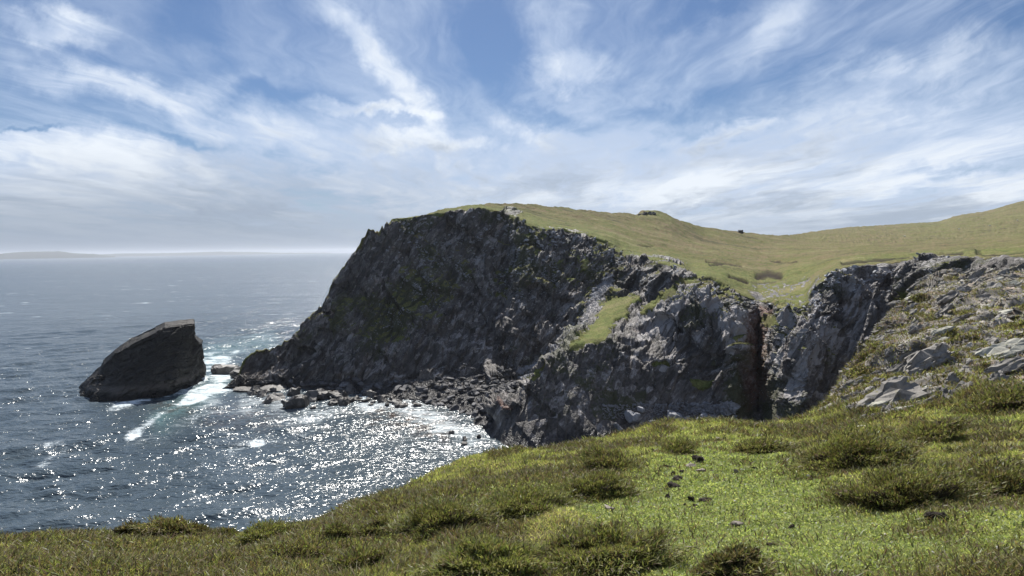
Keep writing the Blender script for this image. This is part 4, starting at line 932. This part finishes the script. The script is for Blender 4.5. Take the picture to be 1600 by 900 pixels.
for i, (px, py, w, h, lab, v) in enumerate([
    (1079, 728, 17, 9, 'light grey-brown stone among the dark clods', 0), (1094, 735, 14, 8, 'rough brown stone right of the light one among the clods', 0),
    (955, 792, 22, 9, 'tan stone lying alone in front of the heather bank', 0), (1151, 818, 20, 12, 'pointed beige stone on the bright green turf', 0),
    (1167, 704, 18, 6, 'flat pinkish-brown stone at the back of the green hollow', 0), (1351, 667, 20, 7, 'flat pale grey stone on the brink below the rock slabs', 1),
    (1151, 737, 7, 9, 'small pinkish stone standing on edge in the turf', 0), (1113, 735, 8, 5, 'small pale stone right of the clods', 0),
    (1027, 694, 9, 7, 'small brown stone near the brink in the middle', 0), (1122, 684, 8, 5, 'tiny brown stone on the brink right of the middle', 0),
    (1498, 795, 18, 8, 'greyish rounded stone right of the widest heather bush', 0), (903, 859, 13, 10, 'cream-white stone on top of the long heather clump', 1),
    (584, 864, 16, 9, 'white stone at the bottom left on the turf', 1), (1063, 867, 7, 4, 'tiny white stone behind the round clod', 1),
    (130, 855, 9, 4, 'small pale flat stone at the left on the turf', 1), (1263, 742, 5, 3, 'tiny white pebble near the round heather bush', 1),
    (888, 691, 6, 4, 'tiny pale pebble on the brink above the cove rock', 1)]):
    on_turf('stone', st_white if v else st_grey, px, py, w, h, lab, 'stone', i*.9, .05*(i % 3), None, i)
r = np.random.default_rng(77)
pos = []; 
for _ in range(260):
    u = r.random(); px, py = 190+u*170, 818+r.random()*16; P, N = pickG(px, py); pos.append(P+np.array([0, 0, .01]))
pos = np.array(pos); s = r.uniform(.02, .08, (len(pos), 1))*np.array([[1, 1, .5]])*(1+.5*r.random((len(pos), 3)))
rubble = scatter_mesh('gravel', st_grey+st_white, pos, s, r.uniform(-.4, .4, (len(pos), 3))*np.array([1, 1, 8]), MAT_STONE); tag(rubble, 'pale gravel on the bare scar at the brink', 'gravel', kind='stuff')

bl = sample_ground(260, dens*sstep(lushG, .2, .6), 97); pos = bl(PG)+np.array([0, 0, .012]); s = (r.uniform(.008, .028, 260)**1.0)[:, None]*np.array([[1.2, .9, .6]])
rubble = scatter_mesh('pebbles', st_grey+st_white, pos, s, r.uniform(-.4, .4, (260, 3))*np.array([1, 1, 8]), MAT_WHITE); tag(rubble, 'tiny pale pebbles and droppings dotted over the green turf', 'pebbles', kind='stuff')

# ------------------------------------------------------------------ slabs on the rocky slope to the right
slabs = [rock_mesh('rock_slab', 300+i, MAT_SLAB, 16, .36, .03, .10, .42, 3) for i in range(7)]
pale_slabs = [rock_mesh('rock_slab', 330+i, MAT_PALE, 14, .30, .03, .05, .36, 3) for i in range(2)]
YAW = R(18)                       # the bedding strikes away to the right
def slab(name, var, px, py, L, Wd, T_, yaw, tilt, label, k=0, group=None, lift=.1, cat='rock slab', pitch=0.):
    P, N = pickG(px, py); D = math.hypot(P[0], P[1]); s = D/F
    return place(name, var[k % len(var)], P+np.array([0, 0, T_*s*lift]), (L*s, Wd*s*.8, T_*s*2.4), (tilt*.8, pitch-.30, yaw), label, cat, group)
BIG = [(1570, 550, 74, 34, 13, YAW-.2, .42, 'large pale greenish-grey slab lying flat on the slope at far right', pale_slabs),
       (1585, 572, 60, 26, 9, YAW-.25, .4, 'grey slab propped under the large pale slab', slabs),
       (1392, 628, 120, 60, 26, YAW+.05, .75, 'big tilted grey rock leaning up from the grass with a shaded front', slabs),
       (1360, 636, 44, 22, 9, YAW-.3, .2, 'pale flat slab at the left foot of the big tilted rock', pale_slabs),
       (1445, 572, 110, 46, 26, YAW+.15, .8, 'dark-fronted tilted slab with a yellow lichen tip, above the big tilted rock', slabs),
       (1408, 640, 34, 14, 8, YAW-.6, .2, 'pale slab at the right foot of the big tilted rock', pale_slabs),
       (1486, 600, 30, 22, 14, YAW+.4, .5, 'pointed pale boulder in heather on the rocky slope', slabs),
       (1478, 620, 30, 20, 12, YAW+.7, .5, 'smooth tan boulder on the lower edge of the rocky slope', slabs),
       (1560, 596, 34, 24, 14, YAW+.3, .5, 'rounded grey boulder above the far-right heather bush', slabs),
       (1470, 518, 36, 14, 7, YAW-.1, .4, 'pale lens-shaped slab in the middle of the rocky slope', pale_slabs),
       (1500, 500, 70, 10, 9, YAW+.05, .6, 'long thin pale rib of rock in the middle of the rocky slope', slabs),
       (1430, 520, 30, 16, 9, YAW, .5, 'grey slab on the lip of the dark overhang', slabs),
       (1510, 447, 44, 13, 9, YAW+.1, .7, 'long light rib of rock high on the slope, lower of two', slabs),
       (1524, 434, 48, 13, 9, YAW+.1, .7, 'long light rib of rock high on the slope, upper of two', slabs),
       (1480, 470, 44, 14, 10, YAW+.1, .6, 'broad sunlit slab below the two long ribs', slabs)]
for i, b in enumerate(BIG): slab('rock_slab', b[8], *b[:7], b[7], i, None, .25)
n_s = 0; tries = 0; GS = 'weathered slabs strewn over the rocky slope'
while n_s < 265 and tries < 4000:
    tries += 1; px, py = r.uniform(1290, 1600), r.uniform(408, 660)
    if py < 640-(px-1290)*1.55 or (px < 1480 and py > 700-(px-1290)*.42) or (px >= 1480 and py > 612): continue
    dd = np.hypot(pxG2-px, pyG2-py); i = dd.argmin()
    if dd[i] > 6 or S3.ravel()[i] > 9.1: continue
    P = PG.reshape(-1, 3)[i]; D = math.hypot(P[0], P[1]); Lp = r.uniform(9, 34)*(1.15 if D < 30 else .9)
    s = D/F; ps = r.random() < .10
    if Lp*s > 2.6: Lp = 2.6/s
    place('rock_slab', (pale_slabs if ps else slabs)[r.integers(0, 2 if ps else 7)], P+np.array([0, 0, .02]), (Lp*s, Lp*s*r.uniform(.3, .6), Lp*s*r.uniform(.30, .65)),
          (r.uniform(.0, .7), r.uniform(-.6, -.15), YAW+r.normal()*.25), 'weathered grey-brown slab lying among the heather of the rocky slope', 'rock slab', GS)
    n_s += 1
# small stones between them
m_ = cell*rkm*(pxG > 1240)*(S3 < 9.1)*(DG > 5)/np.maximum(DG, 5)**1.5
bl = sample_ground(5200, m_, 91); pos = bl(PG); D = np.hypot(pos[:, 0], pos[:, 1]); s = (r.uniform(.003, .010, len(pos))*D)[:, None]*np.stack([r.uniform(.8, 1.8, len(pos)), r.uniform(.5, 1., len(pos)), r.uniform(.5, 1.2, len(pos))], 1)
sm = [rock_mesh('_c', 350+i, MAT_SLAB, 9, .5, .04, .04, .45, 0) for i in range(5)]
rots = np.stack([r.uniform(.1, .7, len(pos)), r.uniform(-.6, -.1, len(pos)), YAW+r.normal(size=len(pos))*.5], 1)
o = scatter_mesh('rock_debris', sm, pos, s, rots, MAT_SLAB); tag(o, 'small broken stones strewn between the slabs of the rocky slope', 'stones', kind='stuff')

# ------------------------------------------------------------------ shore rocks of the headland
sh = [rock_mesh('shore_rock', 400+i, MAT_SHORE, 14, .62, .05, .06, .5, 2) for i in range(6)]
shs = [rock_mesh('shore_slab', 410+i, MAT_SHORE, 10, .3, .03, .04, .4, 2) for i in range(3)]
def shore(name, var, px, py, w, h, label, yaw=0., tilt=0., k=0, z=-.1, group=None, dz=.25, cat='rock'):
    P = on_water(px, py, max(z, 0)); D = math.hypot(P[0], P[1]); s = w/F*D*1.15; hz = h/F*D*1.15
    return place(name, var[k % len(var)], (P[0]*.985, P[1]*.985, z+hz*dz), (s, s*.75, hz*1.9), (tilt, 0, yaw), label, cat, group)
for i, a in enumerate([
    ('shore_rock', sh, 354, 580, 34, 13, 'low dark wet islet rock in the foaming channel beside the headland tip', .1, .1),
    ('shore_rock', sh, 338, 572, 14, 5, 'thin dark skerry just awash left of the islet rock', .2, .1),
    ('shore_rock', sh, 375, 586, 30, 14, 'blocky dark boulder wedged against the headland tip', .3, .1),
    ('shore_rock', sh, 464, 632, 38, 22, 'biggest dark boulder at the edge of the bay, angular with a lit top', .4, .15),
    ('shore_rock', sh, 414, 626, 17, 12, 'dark boulder farthest left of the rocks in the bay', .7, .1),
    ('shore_slab', shs, 434, 621, 26, 10, 'leaning dark slab next to the leftmost bay boulder', .4, .5),
    ('shore_rock', sh, 459, 613, 20, 12, 'dark boulder behind the biggest boulder', 1.2, .1),
    ('shore_rock', sh, 486, 622, 24, 14, 'dark boulder right of the biggest boulder', .2, .2),
    ('shore_rock', sh, 503, 619, 24, 14, 'brownish boulder third from the biggest one', 1., .1),
    ('shore_slab', shs, 525, 617, 24, 16, 'tilted light-faced slab at the water edge', .9, .7),
    ('shore_slab', shs, 536, 621, 24, 14, 'second tilted slab at the water edge, right of the light-faced one', .8, .6),
    ('shore_slab', shs, 556, 609, 28, 12, 'dark leaning slab at the end of the shore rocks', .7, .6),
    ('shore_slab', shs, 487, 593, 32, 12, 'long light-topped slab leaning on the foot of the cliff', .5, .5),
    ('shore_slab', shs, 511, 591, 24, 8, 'long thin slab right of the leaning one at the cliff foot', .2, .2),
    ('shore_slab', shs, 430, 606, 40, 8, 'flat pale slab awash at the foot of the dark cliff', .1, .1),
    ('shore_slab', shs, 400, 604, 60, 6, 'flat dark rock shelf running out from the headland tip', .1, .05),
    ('shore_rock', sh, 722, 720, 26, 11, 'dark rounded rock awash close to the grassy brink', .1, .1),
    ('shore_rock', sh, 749, 717, 18, 8, 'smaller dark rock awash right beside the grassy brink', .4, .1),
    ('shore_rock', sh, 706, 674, 9, 7, 'small dark rock poking from the glittering water', .2, 0),
    ('shore_rock', sh, 726, 682, 9, 5, 'small rock awash right of the poking one', .8, 0),
    ('shore_rock', sh, 725, 690, 12, 5, 'flat rock awash below the other two in the glitter', .1, 0),
    ('shore_rock', sh, 748, 678, 8, 5, 'small dark rock nearest the beach in the glitter', .5, 0),
    ('shore_rock', sh, 553, 620, 16, 6, 'low dark rock awash off the end of the shore rocks', .5, 0)]):
    shore(*a[:6], a[6], a[7], a[8], i, z=-.1)
r = np.random.default_rng(17)
for i in range(58):
    u = r.random(); px = 392+u*262; top = np.interp(px, [392, 440, 500, 560, 655], [606, 603, 605, 608, 622]); bot = np.interp(px, [392, 440, 500, 560, 655], [614, 640, 634, 630, 634])
    py = top+(bot-top)*r.random(); w = r.uniform(6, 17)*(1.2 if r.random() < .2 else 1)
    shore('shore_rock', sh if r.random() < .6 else shs, px, py, w, w*r.uniform(.4, .65), 'one of the jumbled dark rocks standing in the white water below the cliff foot', r.uniform(0, 3), r.uniform(0, .6), i, z=-.1, group='jumbled rocks in the white water below the cliff', dz=.3)
# boulders of the beach: 240 largest as things, the small ones as one mass
be = [rock_mesh('beach_boulder', 430+i, MAT_BEACH, 14, .66, .06, .05, .5, 1) for i in range(7)]
GB = 'boulders heaped along the beach under the cliff'
Fm = (sF[:, None] > 1.05)&(sF[:, None] < np.where(pxF < 770, 3.15, 4.9))&(pxF > 395)&(pxF < 812)
def pickmask(mask, n, seed, wt=None):
    r = np.random.default_rng(seed); idx = np.where(mask.ravel())[0]; a = np.gradient(PF, axis=0); b = np.gradient(PF, axis=1); ar = np.linalg.norm(np.cross(a, b), axis=2).ravel()[idx]
    if wt is not None: ar = ar*wt.ravel()[idx]
    return r.choice(idx, n, p=ar/ar.sum())
vis = Fm&(~((pxF > 770)&(S2 < 3.9)))
idx = pickmask(vis, 240, 5)
PFf = PF.reshape(-1, 3)
for i in idx:
    P = PFf[i]; s = r.uniform(1.1, 2.9)*(1.25 if P[0] < -45 else 1)
    place('beach_boulder', be[r.integers(0, 7)], P+np.array([0, 0, s*.22]), (s*r.uniform(.9, 1.5), s*r.uniform(.7, 1), s*r.uniform(.5, .95)), (r.uniform(-.5, .5), r.uniform(-.4, .4), r.uniform(0, 6.28)), 'one of the many dark boulders heaped on the beach under the cliff', 'boulder', GB)
bs = [rock_mesh('_b', 450+i, MAT_BEACH, 9, .7, .05, .04, .5, 0) for i in range(5)]
def mass(name, mask, n, lo, hi, mat, label, seed, wt=None, flat=1.):
    idx = pickmask(mask, n, seed, wt); r = np.random.default_rng(seed); s = lo*(hi/lo)**(r.random(n)**2.2)
    o = scatter_mesh(name, bs, PFf[idx]+np.array([0, 0, 1])*(s*.05)[:, None], s[:, None]*np.stack([r.uniform(.9, 1.6, n), r.uniform(.6, 1, n), r.uniform(.5, 1, n)*flat], 1), r.uniform(-.7, .7, (n, 3))*np.array([1, 1, 4.5]), mat)
    tag(o, label, 'stones', kind='stuff'); return o
mass('beach_shingle', vis, 9000, .35, 1.5, MAT_BEACH, 'dark shingle and cobbles covering the beach between the boulders', 6)
mass('scree', (scree > .25), 7000, .3, 1.3, MAT_SCREE, 'pale bluish scree filling the gully between the cliff and the buttress', 7)
fr = (S2 > 3.2)&(S2 < 7.9)&(pxF < 960)&(pxF > 540)&(rock > .5)&(scree < .2)
wt = np.exp(2.4*n_big)*(sstep(pxF, 560, 720))*np.clip(1.4-S2/9, .2, 1)*sstep(f3 if False else fbm(W/4., 3, seed=91).reshape(DF.shape), -.1, .4)
mass('loose_rock', fr, 4200, .4, 1.7, MAT_SCREE, 'grey rock fragments lodged all over the big cliff face', 8, wt)
fr2 = (S2 > 2.2)&(S2 < 7.9)&(pxF > 960)&(pxF < 1500)&(rock > .5)
wt2 = sstep(fbm(W/3.5, 3, seed=92).reshape(DF.shape), -.05, .45)*(.15+np.clip(pale, 0, 1))
mass('broken_rock', fr2, 2600, .3, 1.3, MAT_SCREE, 'pale broken rock caught on the ledges of the cove walls', 9, wt2)
fr3 = (S2 > 1.7)&(S2 < 3.3)&(pxF > 940)&(pxF < 1150)&(pyF > 632)&(pyF < 700)
mass('cove_stones', fr3, 900, .5, 2.2, MAT_SCREE, 'pale stones heaped on the floor of the cove', 12)
# light boulders on the floor of the cove
cb = [rock_mesh('cove_boulder', 470+i, MAT_SCREE, 14, .7, .06, .05, .55, 2) for i in range(4)]
for i, (px, py, w, h, lab) in enumerate([(1050, 652, 26, 17, 'largest pale boulder on the floor of the cove'), (1003, 638, 16, 9, 'pale square boulder left of the largest one in the cove'),
    (990, 652, 24, 20, 'grey rounded boulder under the pale square one in the cove'), (1070, 652, 13, 9, 'pale boulder right of the largest one in the cove'), (1088, 657, 18, 9, 'low pale boulder at the grass edge of the cove view'),
    (1099, 648, 12, 7, 'small pale boulder at the foot of the cove wall'), (1112, 650, 14, 7, 'pale flat boulder farthest right on the cove floor'), (965, 664, 20, 8, 'pale stones poking above the grass edge, left in the cove'),
    (1018, 660, 16, 9, 'pale boulder between the grey rounded one and the largest one'), (1035, 664, 16, 8, 'small pale boulder just below the largest in the cove')]):
    P = pickF(px, py, 4); D = math.hypot(P[0], P[1]); s = w/F*D
    place('cove_boulder', cb[i % 4], P+np.array([0, -1.0, h/F*D*.3]), (s*1.1, s*.9, h/F*D*1.6), (.1*i, .2, i*1.1), lab, 'boulder', None)
# the orange-lichened knob at the corner of the cove
kn = [rock_mesh('cove_rock', 490+i, MAT_STACK, 18, .9, .05, .08, .5, 3) for i in range(2)]
# ------------------------------------------------------------------ skyline: outcrop, lone boulder, sheep
oc = [rock_mesh('outcrop_rock', 500+i, MAT_BEACH, 14, .8, .05, .08, .5, 2) for i in range(3)]
rt = bpy.data.objects.new('rock_outcrop', None); COL.objects.link(rt); P = pickF(1004, 332, 3); rt.location = P; tag(rt, 'small dark rock outcrop with a green back breaking the skyline', 'rock outcrop')
for i, (dx, dy, dz, s) in enumerate([(-.5, 0, .2, 3.6), (2.4, 1, 1.3, 2.6), (5.2, 1.5, 1.5, 2.6), (8.2, 2, 1.4, 2.2), (1., -1.5, -.6, 2.4)]):
    o = bpy.data.objects.new('boulder', oc[i % 3]); COL.objects.link(o); o.parent = rt; o.location = (dx, dy, dz-1.0); o.scale = (s*1.3, s, s*1.3); o.rotation_euler = (.1*i, .2, i)
P = pickF(1157, 361, 3); place('skyline_boulder', oc[1], P+np.array([0, 0, .8]), (4.4, 3.5, 3.8), (0, .1, .4), 'lone rounded boulder on the skyline right of the outcrop', 'boulder')
def sheep(px, py, label, yaw):
    P = pickF(px, py, 3); rt = bpy.data.objects.new('sheep', None); COL.objects.link(rt); rt.location = P; rt.rotation_euler = (0, 0, yaw); tag(rt, label, 'sheep', 'sheep grazing on the far hillside')
    bm = bmesh.new()
    for (c, s) in [((0, 0, .68), (.62, .30, .30)), ((.42, 0, .72), (.28, .24, .24)), ((-.4, 0, .70), (.28, .26, .26))]:
        bmesh.ops.create_icosphere(bm, subdivisions=2, radius=1, matrix=Matrix.Translation(c)@Matrix.Diagonal((*s, 1)))
    for x in (-.38, .38):
        for y in (-.14, .14): bmesh.ops.create_cone(bm, cap_ends=True, segments=6, radius1=.045, radius2=.07, depth=.5, matrix=Matrix.Translation((x, y, .25)))
    bmesh.ops.create_icosphere(bm, subdivisions=2, radius=1, matrix=Matrix.Translation((.72, 0, .5))@Matrix.Rotation(.7, 4, 'Y')@Matrix.Diagonal((.20, .10, .11, 1)))
    me = bpy.data.meshes.new('fleece'); bm.to_mesh(me); bm.free(); me.materials.append(MAT_WOOL)
    o = bpy.data.objects.new('body', me); COL.objects.link(o); o.parent = rt; o.scale = (1.5, 1.5, 1.5)
MAT_WOOL = make_plain('wool', (.72, .70, .64))
for px, py, lab, yw in [(1500, 357, 'white sheep in the middle of the far hillside', .3), (1548, 352.5, 'white sheep right of the middle one on the far hillside', 2.6), (1591, 344, 'white sheep highest and farthest right on the hillside', .2), (1415, 368.5, 'white sheep farthest left, low on the hillside', 3.)]:
    sheep(px, py, lab, yw)
# ------------------------------------------------------------------ sea air
def build_haze():
    m = bpy.data.materials.new('sea_air'); m.use_nodes = True; t = NT(m.node_tree); t.n.clear(); out = t.n.new('ShaderNodeOutputMaterial')
    v = t.n.new('ShaderNodeVolumePrincipled'); v.inputs['Color'].default_value = (.86, .91, 1.0, 1); v.inputs['Density'].default_value = 4.2e-5; v.inputs['Anisotropy'].default_value = .35
    t.l.new(v.outputs[0], out.inputs['Volume'])
    bm = bmesh.new(); bmesh.ops.create_cube(bm, size=1); me = bpy.data.meshes.new('haze'); bm.to_mesh(me); bm.free(); me.materials.append(m)
    o = bpy.data.objects.new('haze', me); COL.objects.link(o); o.scale = (64000, 64000, 190); o.location = (0, 0, 190/2-8); tag(o, kind='stuff')
build_haze()
